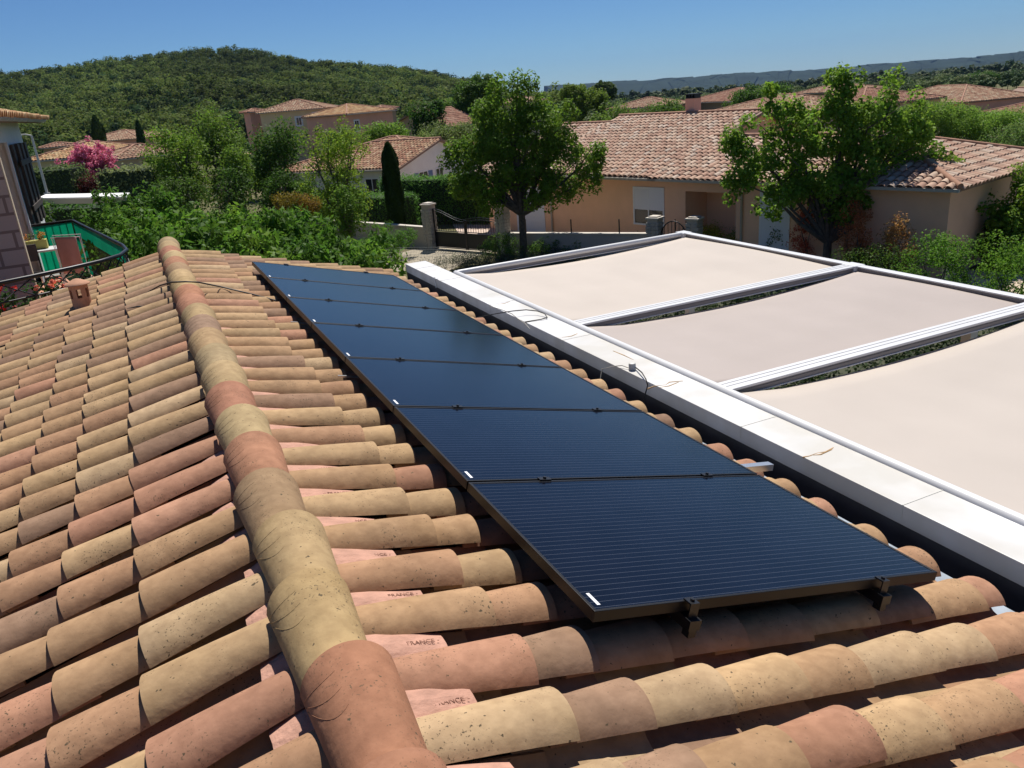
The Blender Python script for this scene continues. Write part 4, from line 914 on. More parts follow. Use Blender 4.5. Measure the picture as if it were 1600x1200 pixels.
# ================================================================== WHITE HOUSE AND BALCONY ON THE LEFT
XE = -1.95
lh = empty('tall_white_house', (-5, 16, 0), 'tall white house at the left edge with stone block end wall and brown shutters', 'house')
def bxp(name, a, b_, M, par, bev=0):
    m_ = MB(); m_.bx(a, b_); return m_.build(name, M, par, bevel=bev)
Y0, Y1 = 12.9, 21.0
bxp('end_wall', (-9, Y0, 0), (-1.535, Y0+.12, 7.4), BLOCK, lh)
bxp('wall_edge', (-1.534, Y0+.004, 0), (-1.52, Y0+.115, 7.4), WCREAM, lh)
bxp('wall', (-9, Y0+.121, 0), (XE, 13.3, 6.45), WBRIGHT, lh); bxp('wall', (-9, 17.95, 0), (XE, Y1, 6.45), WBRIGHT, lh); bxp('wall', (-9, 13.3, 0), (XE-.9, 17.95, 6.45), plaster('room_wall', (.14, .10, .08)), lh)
bxp('lintel', (XE-.9, 13.3, 6.05), (XE, 17.95, 6.45), WBRIGHT, lh); bxp('threshold', (XE-.9, 13.3, 0), (XE, 17.95, 3.5), WBRIGHT, lh)
bxp('door_frame', (XE-.02, 17.86, 3.5), (XE+.03, 17.96, 6.05), FRAMEW, lh)
bxp('curtain', (XE-.30, 13.5, 3.5), (XE-.26, 15.2, 6.0), WOOD, lh)
sh = MB(); y0_, y1_ = 18.15, 20.2
for k in range(6): 
    ya = y0_+(y1_-y0_)*k/6; sh.bx((XE+.03+.05*(k % 2), ya, 4.45), (XE+.075+.05*(k % 2), ya+(y1_-y0_)/6-.012, 6.0))
for z in (4.75, 5.6): sh.bx((XE+.126, y0_+.02, z), (XE+.145, y1_-.02, z+.1))
sh.build('shutter', WOOD, lh)
ev = MB(); ev.prism([(XE-1.5, Y0-.3, 6.86), (XE+.38, Y0-.3, 6.40), (XE+.38, Y0-.3, 6.44), (XE-1.5, Y0-.3, 6.92)], (0, Y1+.55-Y0+.3, 0)); ev.build('eave', WCREAM, lh)
gt = MB()
for a_, b_ in zip(np.linspace(0, math.pi, 9)[:-1], np.linspace(0, math.pi, 9)[1:]):
    gt.add([(XE+.45-.07*math.cos(a_), Y0-.3, 6.44-.07*math.sin(a_)), (XE+.45-.07*math.cos(b_), Y0-.3, 6.44-.07*math.sin(b_)), (XE+.45-.07*math.cos(b_), Y1+.6, 6.44-.07*math.sin(b_)), (XE+.45-.07*math.cos(a_), Y1+.6, 6.44-.07*math.sin(a_))], [(0, 1, 2, 3)], 0, True)
gt.build('gutter', ZINC, lh)
sU = nrm([.97, 0, -.245]); roof_tiles([np.array([XE-1.9, Y0-.3, 7.03]), np.array([XE-1.9, Y1+.55, 7.03]), np.array([XE+.42, Y1+.55, 6.47]), np.array([XE+.42, Y0-.3, 6.47])], sU, np.array([0, 1., 0]), nrm([.245, 0, .97]), lh, pal=PO)
# balcony
bal = empty('balcony', (-1, 14, 3.5), 'tiled balcony of the tall white house with curved black railing and green canvas screen', 'balcony'); FZ = 3.5
edge = [np.array(p) for p in [(XE, 17.95), (-1.2, 18.0), (-.75, 15.6), (-.32, 13.3), (-.27, 12.75), (-.36, 12.3), (-.6, 12.0), (-.95, 11.75), (-1.4, 11.5), (-2.0, 11.2), (-3.0, 10.95)]]
m_ = MB(); m_.prism([(p[0], p[1], FZ-.2) for p in edge]+[(-3.0, 17.9, FZ-.2)], (0, 0, .2)); fl = m_.build('slab', mat('balcony_tiles', (.50, .24, .15), .7, noise=.12, nscale=6), bal)
m_ = MB(); E3 = lambda p, z: np.array([p[0], p[1], z])
m_.tube([E3(p, 4.5) for p in edge], .028, 8); m_.build('handrail', BLACK, bal)
m_ = MB(); m_.tube([E3(p, 4.26) for p in edge[3:]], .013, 6); m_.tube([E3(p, 3.6) for p in edge], .013, 6); m_.build('lower_rail', BLACK, bal)
def along(pts, step):
    out = []
    for a_, b_ in zip(pts[:-1], pts[1:]):
        L_ = np.linalg.norm(b_-a_); n_ = max(1, int(L_/step)); out += [a_+(b_-a_)*i/n_ for i in range(n_)]
    return out
for q in along(edge, .125)[:78]:
    m_ = MB(); m_.bar(E3(q, 3.55), E3(q, 4.26 if q[1] < 13.2 else 4.48), .012, .012, (1, 0, 0)); m_.build('baluster', BLACK, bal)
sc_ = along(edge[3:], .34)
m_ = MB()
for q, r_ in zip(sc_[:-1:1], sc_[1::1]):
    m_.tube([E3(q, 4.27), E3((q+r_)/2, 4.47), E3(r_, 4.27)], .009, 5); m_.tube([E3(q, 4.47), E3((q+r_)/2, 4.29), E3(r_, 4.47)], .009, 5)
m_.build('scrollwork', BLACK, bal)
def canvas(pts, z0, z1, nm='screen'):
    m_ = MB()
    for a_, b_ in zip(pts[:-1], pts[1:]):
        for (za, zb_) in ((z0, z1),):
            d_ = nrm(b_-a_); o_ = np.array([-d_[1], d_[0]])*.03
            m_.add([E3(a_+o_, za), E3(b_+o_, za), E3(b_+o_, zb_), E3(a_+o_, zb_)], [(0, 1, 2, 3)])
    ob = m_.build(nm, GREEN, bal); so = ob.modifiers.new('s', 'SOLIDIFY'); so.thickness = .003
canvas([edge[0]+[.05, -.04], edge[1]+[-.03, -.04]], 3.55, 4.5); canvas([edge[1]+[-.03, -.04], edge[2]+[-.04, 0], edge[3]+[-.03, -.1]], 4.22, 4.5); canvas([edge[1]+[-.06, -.05], (edge[1]+edge[2])/2+[-.07, 0]], 3.55, 4.2)
# things on the balcony
tb = at(52, 392, 4.25); 
tab = empty('folding_table', (tb[0], tb[1], FZ), 'small white folding table on the balcony with flowers on it', 'table'); m_ = MB(); m_.box(tb, (.85, .5, .03)); m_.build('table_top', WHITE, tab, bevel=.005)
for sx_ in (-1, 1):
    for sy_ in (-1, 1):
        m_ = MB(); m_.bar((tb[0]+.34*sx_, tb[1]+.2*sy_, FZ), (tb[0]+.38*sx_, tb[1]+.2*sy_, tb[2]-.016), .025, .025, (1, 0, 0)); m_.build('leg', WHITE, tab)
pl_ = tb+np.array([.02, .05, .02]); pt = empty('flower_box', pl_, 'yellow green planter box with orange flowers on the balcony table', 'planter'); m_ = MB(); m_.prism([pl_+[-.22, -.09, 0], pl_+[.22, -.09, 0], pl_+[.22, .09, 0], pl_+[-.22, .09, 0]], (0, 0, .15)); m_.build('box', mat('planter_yellow', (.42, .38, .10), .6), pt)
V, Q, T = leaves(pl_+np.stack([RNG.uniform(-.2, .2, 14), RNG.uniform(-.08, .08, 14), RNG.uniform(.17, .26, 14)], 1), .06, 22, .018, np.where(RNG.uniform(0, 1, (14, 1)) < .5, [[.62, .22, .03]], [[.10, .16, .03]])); link('flowers', np_mesh('flowers', V, Q, LEAFM, T), pt)
ch = at(45, 435, 3.9); cr = empty('folding_chair', (ch[0], ch[1], FZ), 'dark folding chair beside the balcony table', 'chair'); m_ = MB(); m_.box((ch[0], ch[1], FZ+.45), (.42, .40, .03)); m_.build('seat', BLACK, cr); m_ = MB(); m_.box((ch[0]+.0, ch[1]+.22, FZ+.78), (.42, .025, .28)); m_.build('backrest', mat('chair_grey', (.10, .095, .09), .7), cr)
for sx_ in (-.2, .2):
    for y_a, y_b, zt_ in ((-.18, .18, .45), (.2, -.18, .45)):
        m_ = MB(); m_.bar((ch[0]+sx_, ch[1]+y_a, FZ), (ch[0]+sx_, ch[1]+y_b, FZ+zt_), .02, .02, (1, 0, 0)); m_.build('leg', WHITE, cr)
    m_ = MB(); m_.bar((ch[0]+sx_, ch[1]+.2, FZ+.45), (ch[0]+sx_, ch[1]+.23, FZ+.92), .02, .02, (1, 0, 0)); m_.build('upright', BLACK, cr)
# towel on an airer
ta, tc = atY(86, 374, 15.4), atY(118, 368, 15.1); zt = (ta[2]+tc[2])/2; ta[2] = tc[2] = zt
ar = empty('clothes_airer', ((ta+tc)/2*np.array([1, 1, 0])+[0, 0, FZ]), 'thin white airer holding the towel on the balcony', 'airer'); m_ = MB()
m_.tube([ta-[.06, 0, 0], tc+[.06, 0, 0]], .007, 6); m_.tube([ta-[.06, -.35, 0], tc+[.06, .35, 0]], .007, 6); m_.build('bars', WHITE, ar)
for q in (ta-[.05, 0, 0], tc+[.05, 0, 0]):
    m_ = MB(); m_.bar(q, (q[0], q[1]+.4, FZ), .009, .009, (1, 0, 0)); m_.bar(q+[0, .35, 0], (q[0], q[1]-.05, FZ), .009, .009, (1, 0, 0)); m_.build('leg', WHITE, ar)
V = []; nx, ny = 14, 12
for i in range(nx+1):
    for j in range(ny+1):
        f = i/nx; g = j/ny; p = ta+(tc-ta)*f; V.append((p[0], p[1]-.03+.025*math.sin(f*9)*g, zt+.013-.62*g-.05*g*math.sin(f*math.pi)*0))
Q = [(i*(ny+1)+j, (i+1)*(ny+1)+j, (i+1)*(ny+1)+j+1, i*(ny+1)+j+1) for i in range(nx) for j in range(ny)]
o = link('towel', np_mesh('towel', V, Q, TOWEL, smooth=True)); tag(o, 'dusty pink towel hanging over the airer on the balcony', 'towel'); so = o.modifiers.new('s', 'SOLIDIFY'); so.thickness = .008
pp = atY(122, 412, 13.6); pp[2] = FZ; po = empty('plant_pot', pp, 'tall grey plant pot standing in the middle of the balcony', 'plant pot'); m_ = MB(); m_.lathe(pp, [(0, 0), (.11, 0), (.15, .5), (.165, .5), (.165, .54), (.14, .54), (.13, .48), (0, .48)], 20); m_.build('pot', mat('pot_grey', (.09, .085, .09), .6), po)
V, Q, T = leaves(pp+np.stack([RNG.uniform(-.09, .09, 8), RNG.uniform(-.09, .09, 8), RNG.uniform(.52, .66, 8)], 1), .06, 14, .03, (.03, .06, .02)); link('leaves', np_mesh('leaves', V, Q, LEAF, T), po)
for k, (x, y, Y, lab, colr) in enumerate([(70, 440, 12.2, 'terracotta pot of pink and orange geraniums behind the balcony rail', (.75, .22, .14)), (3, 480, 12.0, 'terracotta pot of red geraniums half cut by the left edge of the photo', (.65, .05, .04))]):
    q = atY(x, y, Y); q[2] = FZ; po = empty('flower_pot', q, lab, 'flower pot', 'geranium pots on the balcony'); m_ = MB(); m_.lathe(q, [(0, 0), (.12, 0), (.17, .24), (.19, .24), (.19, .29), (.16, .29), (.15, .22), (0, .22)], 20); m_.build('pot', TERRA, po)
    c = q+np.stack([RNG.normal(0, .15, 30), RNG.normal(0, .15, 30), RNG.uniform(.3, .75, 30)], 1); V, Q, T = leaves(c, .10, 26, .028, (.04, .09, .02), asp=.9); link('leaves', np_mesh('leaves', V, Q, LEAF, T), po)
    c = q+np.stack([RNG.normal(0, .16, 14), RNG.normal(0, .16, 14), RNG.uniform(.45, .85, 14)], 1); V, Q, T = leaves(c, .04, 22, .018, colr, asp=1); link('flowers', np_mesh('flowers', V, Q, LEAFM, T), po)
# ================================================================== TREES AND SHRUBS
GB = [(-.1, 0, 5.5, 1.0, 1.0, 1.0), (.9, .1, 5.1, 1.1, 1.1, 1.0), (-.6, .2, 4.6, 1.2, 1.1, .9), (1.6, -.2, 4.3, 1.0, 1.0, .8), (-1.8, 0, 3.8, 1.0, 1.0, .9), (0, -.4, 3.8, 1.2, 1.1, 1.0), (1.1, .2, 3.4, 1.0, 1.0, .8), (2.4, -.5, 3.6, .8, .8, .45), (-1.5, .3, 2.8, 1.0, 1.0, .7), (-.3, .5, 2.9, 1.1, .9, .6), (1.5, -.3, 2.7, .8, .8, .6), (2.7, -.4, 2.9, .6, .6, .4), (-2.4, .2, 3.1, .5, .5, .5), (-.5, 0, 6.2, .35, .35, .5), (.6, 0, 6.3, .3, .3, .4), (-1.3, 0, 5.5, .4, .4, .5), (2.0, 0, 5.3, .35, .35, .4), (3.2, -.4, 3.9, .35, .3, .25), (-1.2, -.3, 2.3, .7, .6, .45), (.9, -.5, 2.3, .7, .6, .4), (.2, .1, 6.55, .18, .18, .3), (-2.7, 0, 4.2, .35, .35, .35)]
rd = np.array([.92, -.38, 0])                          # to the right as seen from the roof
def turn(B): return [tuple(rd*b[0]+np.array([.38, .92, 0])*b[1]+np.array([0, 0, b[2]]))+b[3:] for b in B]
tree('street_tree', (13.5, 28.5, 0), turn(GB), .085, (.055, .105, .018), 'spreading green tree on the pavement in front of the gate pillar', k=27, per=42, cr=.36, trunk=.16, top=1.75)
TB = [(-2.0, 0, 3.6, .8, .8, .9), (-2.4, .2, 4.4, .5, .5, .6), (-1.2, 0, 4.5, .8, .8, .9), (-.6, 0, 3.4, .9, .9, .9), (.2, .1, 5.2, .5, .5, 1.0), (.1, -.1, 5.45, .4, .4, .5), (.2, .2, 4.2, .9, .9, .9), (1.0, 0, 4.6, .7, .7, .8), (1.6, .1, 5.1, .35, .35, .7), (1.7, 0, 3.9, .8, .8, .8), (2.4, .1, 3.5, .8, .8, .6), (.8, -.2, 3.2, .9, .9, .8), (0, -.3, 2.5, 1.0, .9, .7), (-1.3, .1, 2.6, .8, .8, .7), (1.6, -.1, 2.5, .7, .7, .6), (2.2, .1, 4.5, .35, .3, .6), (-1.7, 0, 5.2, .3, .3, .5), (2.9, 0, 3.0, .5, .5, .35)]
tb_ = at(1292, 400, 0); tb_ = tb_*np.array([.92, .92, 0])
TB = TB+[(2.7, 0, 2.5, .55, .5, .4), (1.9, -.3, 2.0, .5, .5, .35), (-2.6, 0, 3.0, .4, .4, .4), (2.0, 0, 2.7, .9, .7, .5)]
tree('leafy_tree', tb_, turn([tuple([b[0]*1.16, b[1], b[2]*1.03-.1])+tuple(v*1.05 for v in b[3:]) for b in TB]),   .078, (.072, .135, .024), 'big open leafy tree with upright shoots in front of the villa', k=31, per=36, cr=.32, trunk=.15, top=1.0, asp=.75)
# clumps by the villa, right side
def S(name, x, y, z, r, ls, t, lab, D=None, **k):
    p = at(x, y, z) if D is None else atY(x, y, D); p[2] = 0 if D is None else 0
    return shrub(name, p, r, ls, t, lab, **k)
def bush(name, x0, x1, yt, yb, ls, t, lab, asp=.5, k=38, per=34, cr=.22, cat='shrub', dY=0, **kw):
    c = at((x0+x1)/2, yb, 0); c = c*(1+dY/np.linalg.norm(c[:2])) ; c[2] = 0; D = float(RW[2]@(c-CAM)); r = (x1-x0)/2/1244*D; h = atY((x0+x1)/2, yt, c[1])[2]
    B = [(0, 0, h*.48, r*.75, r*.75, h*.46)]
    B += [(0, 0, h*.8, r*.55, r*.55, h*.2), (r*.3, r*.2, h*.72, r*.4, r*.4, h*.2), (-r*.3, -r*.2, h*.75, r*.4, r*.4, h*.18)]
    for i in range(11):
        a = random.uniform(0, 6.28); f = random.uniform(.3, .66); B.append((math.cos(a)*r*f, math.sin(a)*r*f, h*random.uniform(.15, .82), r*.38, r*.38, h*.18))
    return shrub(name, c, (r, r, h/2), ls, t, lab, cat, k=k, per=per, cr=cr, asp=asp, blobs=B, **kw)
bush('fruit_tree', 1462, 1560, 288, 405, .075, (.045, .09, .016), 'rounded fruit tree with broad leaves under the villa roof corner', cr=.28, asp=.8, cat='tree')
bush('fruit_tree', 1560, 1660, 250, 415, .07, (.07, .13, .02), 'bright green tree cut by the right edge of the photo', cr=.28, cat='tree')
bush('fruit_tree', 1520, 1600, 320, 420, .07, (.05, .10, .018), 'smaller fruit tree in front of the two others at the right edge', cr=.25, asp=.8, cat='tree')
bush('dark_bush', 1400, 1475, 320, 425, .06, (.03, .065, .015), 'dark bush between the coppery photinia and the rounded fruit tree')
bush('photinia', 1232, 1290, 318, 415, .04, (.20, .055, .05), 'slim dark red photinia left of the big leafy tree stem')
bush('photinia', 1296, 1366, 314, 430, .04, (.21, .09, .06), 'tall rusty red photinia right of the big leafy tree stem')
bush('photinia', 1355, 1432, 338, 445, .04, (.17, .10, .05), 'wide coppery photinia beside the dense green bush')
bush('dark_bush', 1190, 1246, 348, 405, .045, (.022, .055, .014), 'dark round bush at the left of the red photinia')
bush('yellow_bush', 1082, 1140, 350, 392, .04, (.15, .17, .03), 'yellow green bush behind the arched gate', asp=.35)
bush('yellow_bush', 1130, 1192, 356, 396, .04, (.10, .14, .03), 'loose green bush in front of the villa front door', asp=.35)
bush('laurel_bush', 1392, 1530, 362, 480, .04, (.045, .105, .018), 'low dense green bush just behind the middle pergola frame, right side', k=36, per=34)
bush('laurel_bush', 1500, 1660, 376, 500, .04, (.050, .11, .018), 'low dense green bush at the right edge of the photo behind the pergola', k=36, per=34)
bush('dark_bush', 1290, 1420, 385, 460, .04, (.03, .06, .015), 'dark low shrub hidden behind the pergola corner under the photinias')
# street front shrubs
S('oleander', 605, 405, 0, (1.55, 1.0, .85), .06, (.035, .085, .02), 'rounded oleander against the street wall left of the driveway gate', k=34, per=34, cr=.22, asp=.3, extra=((.7, .66, .6), .12, .02, 5))
S('oleander', 785, 408, 0, (1.05, .7, .70), .055, (.04, .085, .022), 'dense oleander at the right end of the driveway gate', k=34, per=34, cr=.2, asp=.3, extra=((.7, .66, .6), .1, .02, 5))
for i, x in enumerate((850, 895, 940, 985)):
    S('low_shrub', x, 402-i*4, 0, (.8, .5, .38-.03*i), .045, (.04, .085, .02), ['low green shrub beside the street tree trunk', 'second low shrub along the street wall from the tree', 'third low shrub along the street wall from the tree', 'last low shrub along the street wall before the arched gate'][i], k=30, per=30, cr=.18, group='low shrubs along the foot of the street wall', asp=.35)
ns = 700; q0 = at(690, 418, 0); q1 = at(900, 400, 0); q2 = at(760, 407, 0)
V, Q, T = leaves(np.stack([q0[0]+(q1[0]-q0[0])*(f := RNG.uniform(0, 1, ns))+RNG.normal(0, .4, ns), q0[1]+(q1[1]-q0[1])*f+RNG.normal(0, .7, ns), RNG.uniform(.05, .30, ns)], 1), .16, 26, .035, (.10, .12, .075), asp=.25, up=.2)
tag(link('ground_cover', np_mesh('ground_cover', V, Q, LEAFM, T)), 'grey green ground cover bordering the driveway', 'ground cover', kind='stuff')
# the leafy mass beyond the gable: large-leaved fig trees
figs = [(215, 375, 20, 1.5, 2.1), (300, 360, 22, 1.6, 2.0), (265, 405, 16, 1.25, 2.6), (385, 372, 21, 1.6, 1.95), (360, 412, 16.5, 1.3, 2.5), (470, 405, 17.5, 1.35, 2.2), (450, 368, 22, 1.5, 1.75), (545, 415, 19, 1.2, 1.45), (215, 330, 27, 1.6, 1.95), (560, 400, 22, .9, 1.1)]
fl_ = ['leftmost big leaved fig tree, right behind the balcony', 'fig tree behind the ridge end, second from the left', 'nearest fig tree, touching the far end of the ridge', 'fig tree in the back row of the leafy mass, centre', 'fig tree directly behind the tiles right of the ridge end', 'fig tree directly behind the far edge of the solar panels', 'fig tree at the back right below the orange tinted hedge', 'low fig tree at the right end of the leafy mass', 'farthest fig tree, under the white canopy level', 'smallest fig tree, beside the oleander']
for i, (x, y, Y, r, hh) in enumerate(figs):
    p = atY(x, y-26, Y); ct = p[2]; c = np.array([p[0], p[1], 0]); hz = max(.8, ct-.1)
    B = [(0, 0, hz-.45, r, r, .75)]+[(math.cos(a)*r*.55, math.sin(a)*r*.55, hz-.5+random.uniform(-.25, .35), r*.55, r*.55, .55) for a in np.linspace(0, 5.2, 6)]+[(math.cos(a)*r*.6, math.sin(a)*r*.6, hz*.45, r*.5, r*.5, .6) for a in np.linspace(0.5, 5.5, 5)]
    tree('fig_tree', c, B, .115, [(.036, .085, .015), (.050, .105, .018), (.028, .068, .013)][i % 3], fl_[i], group='fig trees massed beyond the roof gable', k=21, per=17, cr=.26, trunk=.09, top=hz*.4, asp=.42, droop=.5, up=.8, shell=.35, tips=[c+np.array([math.cos(a)*r*.5, math.sin(a)*r*.5, hz-.5]) for a in np.linspace(0, 5.2, 6)])
# hedges
hedge((11.9, 37.9), (8.9, 44.4), 1.9, 1.3, .05, (.05, .11, .018), 'clipped laurel hedge left of the cypress behind the street wall')
hedge((12.3, 43.0), (19.2, 34.4), 2.35, 1.3, .05, (.055, .12, .02), 'long clipped laurel hedge behind the driveway gate', dens=260)
cypress((10.95, 36.9, 0), atY(603, 223, 36.9)[2], .43, 'clipped columnar cypress standing before the white gabled house', n=14000, ls=.035, tint=(.026, .055, .012))
# middle-distance trees
def ftree(x0, x1, ytop, ybot, Y, t, lab, name='garden_tree', ls=.10, n=9, per=34, k=10, cr=.55, **kw):
    """broad tree seen between the given columns and rows of the photo, standing at distance Y"""
    c = atY((x0+x1)/2, ybot, Y); zt = atY((x0+x1)/2, ytop, Y)[2]; zb_ = max(0.2, c[2]); w = np.linalg.norm(atY(x1, ybot, Y)-atY(x0, ybot, Y))/2*1.18; zb_ = max(.15, zb_-.5)
    h = zt-zb_; n += 4; B = [(0, 0, zb_+h*.5, w*.75, w*.75, h*.46)]
    for i in range(n):
        a = random.uniform(0, 6.28); f = random.uniform(.2, .62); B.append((math.cos(a)*w*f, math.sin(a)*w*f, zb_+h*random.uniform(.10, .85), w*.42, w*.42, h*.2))
    return tree(name, (c[0], c[1], 0), B, ls, t, lab, k=k, per=per, cr=cr, trunk=.14, top=max(.5, zb_+h*.1), **kw)
ftree(480, 585, 192, 345, 33, (.085, .14, .022), 'light green slender tree left of the clipped cypress', ls=.07, k=13, per=28, cr=.36, n=12)
ftree(390, 490, 195, 310, 42, (.028, .062, .014), 'very dark dense tree in the middle of the tree group', ls=.09, k=14)
ftree(318, 405, 160, 310, 45, (.048, .09, .018), 'tall mid green tree with feathery top left of the very dark one', ls=.08, k=13)
ftree(245, 340, 200, 305, 43, (.06, .11, .02), 'yellowish green tree at the left of the tree group', ls=.09, k=13)
ftree(355, 400, 222, 300, 40, (.05, .095, .018), 'small rounded tree in front of the feathery tall tree', ls=.08, k=13)
ftree(640, 700, 160, 215, 66, (.02, .05, .012), 'dark tree beside the lone red brown roof', ls=.14)
ftree(705, 790, 118, 190, 80, (.035, .075, .018), 'tall dark tree left behind the street tree crown', ls=.16)
ftree(735, 800, 150, 240, 60, (.05, .10, .02), 'green tree filling the gap between red brown roof and street tree', ls=.12)
ftree(560, 640, 196, 235, 62, (.055, .11, .02), 'bright leafy tree above the white gabled house roof', ls=.12)
ftree(640, 760, 196, 225, 58, (.055, .085, .035), 'grey green olive behind the ridge of the white gabled house', ls=.10)
ftree(505, 560, 200, 240, 70, (.05, .10, .02), 'tree below the pink two storey house', ls=.12)
ftree(930, 1010, 165, 215, 55, (.055, .10, .022), 'green tree over the left end of the villa roof', ls=.12)
ftree(1000, 1075, 158, 195, 62, (.04, .08, .018), 'dark green tree left of the villa chimney', ls=.12)
ftree(1145, 1225, 132, 165, 72, (.028, .065, .014), 'round dark tree among the roofs', ls=.14)
ftree(885, 945, 130, 190, 90, (.06, .10, .02), 'tree right behind the street tree crown', ls=.16)
ftree(930, 960, 125, 150, 150, (.03, .055, .016), 'distant dark tree on the skyline right of the street tree', ls=.3)
ftree(1395, 1510, 160, 235, 44, (.07, .13, .028), 'bright green feathery tree right of the big leafy tree', ls=.09, k=12)
ftree(1495, 1585, 172, 240, 42, (.075, .14, .03), 'bright green feathery tree behind the villa roof right end', ls=.09, k=12)
ftree(1570, 1640, 190, 300, 34, (.055, .10, .035), 'grey green tree at the right edge of the photo above the villa corner', ls=.09, k=12)
ftree(1510, 1545, 112, 160, 110, (.025, .06, .015), 'dark tree in the fields left of the blue shed', ls=.18)
ftree(1475, 1515, 140, 165, 92, (.13, .17, .03), 'yellow green tree in the fields above the bright tree', ls=.16)
# oleander, hedges and cypresses on the left
def seen(name, x0, x1, yt, yb, Y, ls, t, lab, low=0., **kw):
    c = atY((x0+x1)/2, yb, Y); zt = atY((x0+x1)/2, yt, Y)[2]; zb_ = max(low, c[2]); r = np.linalg.norm(atY(x1, yb, Y)-atY(x0, yb, Y))/2; h = zt-zb_
    B = [(0, 0, zb_+h*.48, r*.8, r*.8, h*.46)]+[(math.cos(a)*r*.5, math.sin(a)*r*.5, zb_+h*random.uniform(.25, .78), r*.42, r*.42, h*.22) for a in np.linspace(0, 5.6, 8)]
    return shrub(name, (c[0], c[1], 0), (r, r, zt/2), ls, t, lab, blobs=B, **kw)
seen('pink_oleander', 110, 186, 232, 284, 50, .08, (.05, .08, .025), 'tall oleander covered in pink flowers', k=20, per=30, cr=.35, asp=.3, up=.8, extra=((.74, .22, .34), 9.0, .055, 40))
seen('plum_bush', 120, 174, 270, 308, 46.5, .07, (.026, .008, .012), 'dark purple leaved bush at the foot of the pink oleander', k=20, per=30, cr=.3)
hedge(tuple(atY(52, 280, 48)[:2]), tuple(atY(126, 280, 47)[:2]), atY(90, 262, 47.5)[2], 1.8, .08, (.06, .085, .028), 'dull green hedge left of the pink oleander', dens=80)
hedge(tuple(atY(172, 280, 46)[:2]), tuple(atY(262, 280, 44)[:2]), atY(215, 262, 45)[2], 2.0, .08, (.10, .12, .045), 'variegated pale hedge right of the pink oleander', dens=80)
hedge(tuple(atY(60, 330, 33)[:2]), tuple(atY(175, 330, 31)[:2]), atY(115, 320, 32)[2], 1.2, .06, (.035, .075, .016), 'dark hedge under the white flat canopy', dens=110)
seen('orange_shrub', 425, 470, 299, 330, 29.5, .04, (.075, .065, .014), 'left orange tinted shrub at the foot of the light green tree', k=34, per=34, cr=.2)
seen('orange_shrub', 462, 506, 301, 332, 29, .04, (.085, .06, .014), 'right orange tinted shrub at the foot of the light green tree', k=34, per=34, cr=.2)
p = atY(157, 222, 86); cypress((p[0], p[1], 0), atY(155, 182, 86)[2], .62, 'dark cypress before the pale roofed house on the left', n=4000, ls=.12)
p = atY(220, 215, 96); cypress((p[0], p[1], 0), atY(218, 190, 96)[2], .42, 'smaller dark cypress right of the pale roofed house', n=2500, ls=.12)
p = atY(85, 270, 60); shrub('garden_bush', (p[0], p[1], 0), (2, 1.5, 1.3), .12, (.045, .08, .02), 'green bush before the orange roofed house', k=10, per=30, cr=.5)
p = atY(190, 262, 58); shrub('olive_bush', (p[0], p[1], 0), (2, 1.5, 1.3), .10, (.08, .10, .06), 'grey green olive bush right of the pink oleander', k=10, per=30, cr=.5)
# groves that nobody could count
def scatter(n, x0, x1, Ya, Yb, avoid=()):
    out = []
    while len(out) < n:
        x = RNG.uniform(x0, x1); Y = Ya*(Yb/Ya)**RNG.uniform(0, 1); d = ray(x, 150); p = d*(Y/math.hypot(d[0], d[1]))
        out.append((p[0], p[1]))
    return np.array(out)
HB = [o for o in COL.objects if o.type == 'EMPTY' and o.get('category') in ('house', 'shed')]
def clear(P, rad=9):
    k = np.ones(len(P), bool)
    for o in HB:
        l = o.location; k &= np.hypot(P[:, 0]-l.x, P[:, 1]-l.y) > rad
        # keep the sight line to the roof free
        D = math.hypot(l.x, l.y); r_ = np.hypot(P[:, 0], P[:, 1]); ang = np.abs(np.arctan2(P[:, 0], P[:, 1])-math.atan2(l.x, l.y))
        k &= ~((r_ < D)&(r_ > D*.62)&(ang < 6.5/D))
    return P[k]
P = clear(scatter(420, -150, 900, 62, 150)); tn = np.where(RNG.uniform(0, 1, (len(P), 1)) < .4, [[.028, .058, .016]], [[.055, .10, .022]])*RNG.uniform(.8, 1.2, (len(P), 1))
wood('grove', P[:, 0], P[:, 1], gz(np.hypot(P[:, 0], P[:, 1])), RNG.uniform(2.6, 5.0, len(P)), 'mixed green trees and scrub between the houses and the hill', tn*1.8, leaf=.15, ncl=8, per=70, mat_=LEAFM)
P = clear(scatter(1500, 840, 1700, 75, 600)); tn = np.where(RNG.uniform(0, 1, (len(P), 1)) < .45, [[.030, .055, .018]], [[.075, .10, .035]])*RNG.uniform(.8, 1.25, (len(P), 1))
wood('grove', P[:, 0], P[:, 1], gz(np.hypot(P[:, 0], P[:, 1])), RNG.uniform(2.0, 4.2, len(P)), 'scattered green trees and scrub over the plain on the right', tn*1.8, leaf=.17, ncl=7, per=60, mat_=LEAFM)
P = scatter(2600, 830, 1750, 400, 2400); tn = np.where(RNG.uniform(0, 1, (len(P), 1)) < .5, [[.030, .05, .02]], [[.065, .085, .03]])*RNG.uniform(.8, 1.25, (len(P), 1))
wood('grove', P[:, 0], P[:, 1], gz(np.hypot(P[:, 0], P[:, 1])), RNG.uniform(4, 8, len(P)), 'far groves on the plain below the blue hills', tn*1.5, leaf=.8, ncl=5, per=22, mat_=LEAFM, trunk=False)
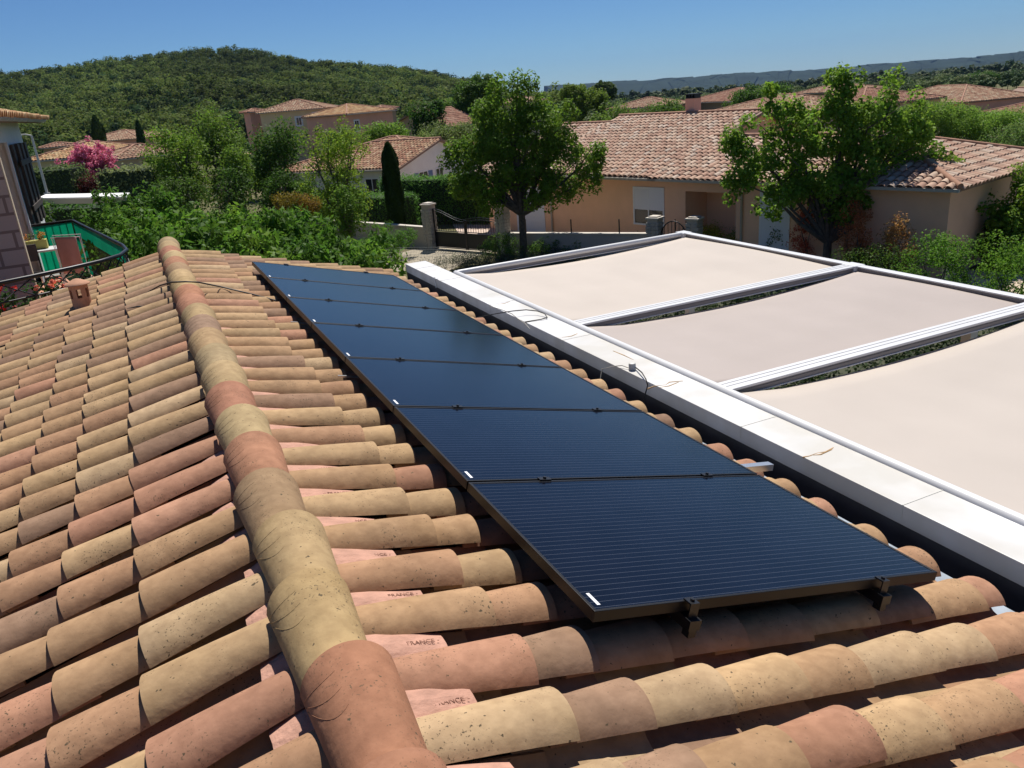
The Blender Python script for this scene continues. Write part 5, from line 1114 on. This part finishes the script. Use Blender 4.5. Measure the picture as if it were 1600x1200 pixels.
# infill of the gardens behind the fig trees
for (x0, x1, yt, yb, Y, t, lab) in [
    (240, 330, 268, 330, 36, (.03, .06, .015), 'dark garden bush under the yellowish tree of the group'), (320, 400, 262, 330, 37, (.025, .055, .014), 'dark garden bush under the feathery tall tree'),
    (395, 470, 268, 325, 36, (.022, .05, .012), 'darkest garden bush under the very dark tree'), (455, 500, 275, 325, 35, (.04, .08, .018), 'green garden bush between the very dark tree and the light green tree'),
    (515, 575, 290, 350, 31, (.05, .10, .02), 'garden bush at the foot of the light green slender tree'), (60, 130, 262, 300, 52, (.04, .075, .02), 'green bush beside the street lamp'),
    (228, 262, 240, 290, 47, (.045, .08, .02), 'green bush right of the variegated hedge'), (160, 250, 318, 360, 26, (.04, .09, .018), 'green bush between balcony screen and white canopy'),
    (30, 80, 318, 345, 29, (.035, .075, .016), 'dark bush just beyond the far corner of the balcony')]:
    ftree(x0, x1, yt, yb, Y, t, lab, name='garden_bush', ls=.075, n=6, k=14, per=26, cr=.34, cat='shrub')
hedge((8.7, .5), (8.7, 11.5), 1.1, .9, .04, (.04, .08, .02), 'low hedge beyond the pergola terrace, seen through the gaps of the awnings', dens=160)
# ------------------------------------------------------------------ air
hz = MB(); hz.bx((-5300, -5300, -110), (5300, 5300, 190)); HM = bpy.data.materials.new('haze'); HM.use_nodes = True; hn = HM.node_tree
hn.nodes.remove(hn.nodes['Principled BSDF']); pv_ = hn.nodes.new('ShaderNodeVolumePrincipled'); pv_.inputs['Density'].default_value = .00006; pv_.inputs['Color'].default_value = (.32, .56, 1.0, 1)
hn.links.new(pv_.outputs[0], hn.nodes['Material Output'].inputs['Volume']); tag(hz.build('haze', HM), kind='stuff')

np_ = 1500; gx_ = RNG.uniform(8.6, 17, np_); gy_ = RNG.uniform(2, 21, np_); kp = (gx_ < 20-.25*gy_)
V, Q, T = leaves(np.stack([gx_[kp], gy_[kp], RNG.uniform(.05, .45, kp.sum())], 1), .34, 34, .055, (.028, .05, .012), asp=.5)
tag(link('ground_cover', np_mesh('ground_cover', V, Q, LEAFM, T)), 'dark green garden planting seen through the gaps between the awnings', 'ground cover', kind='stuff')
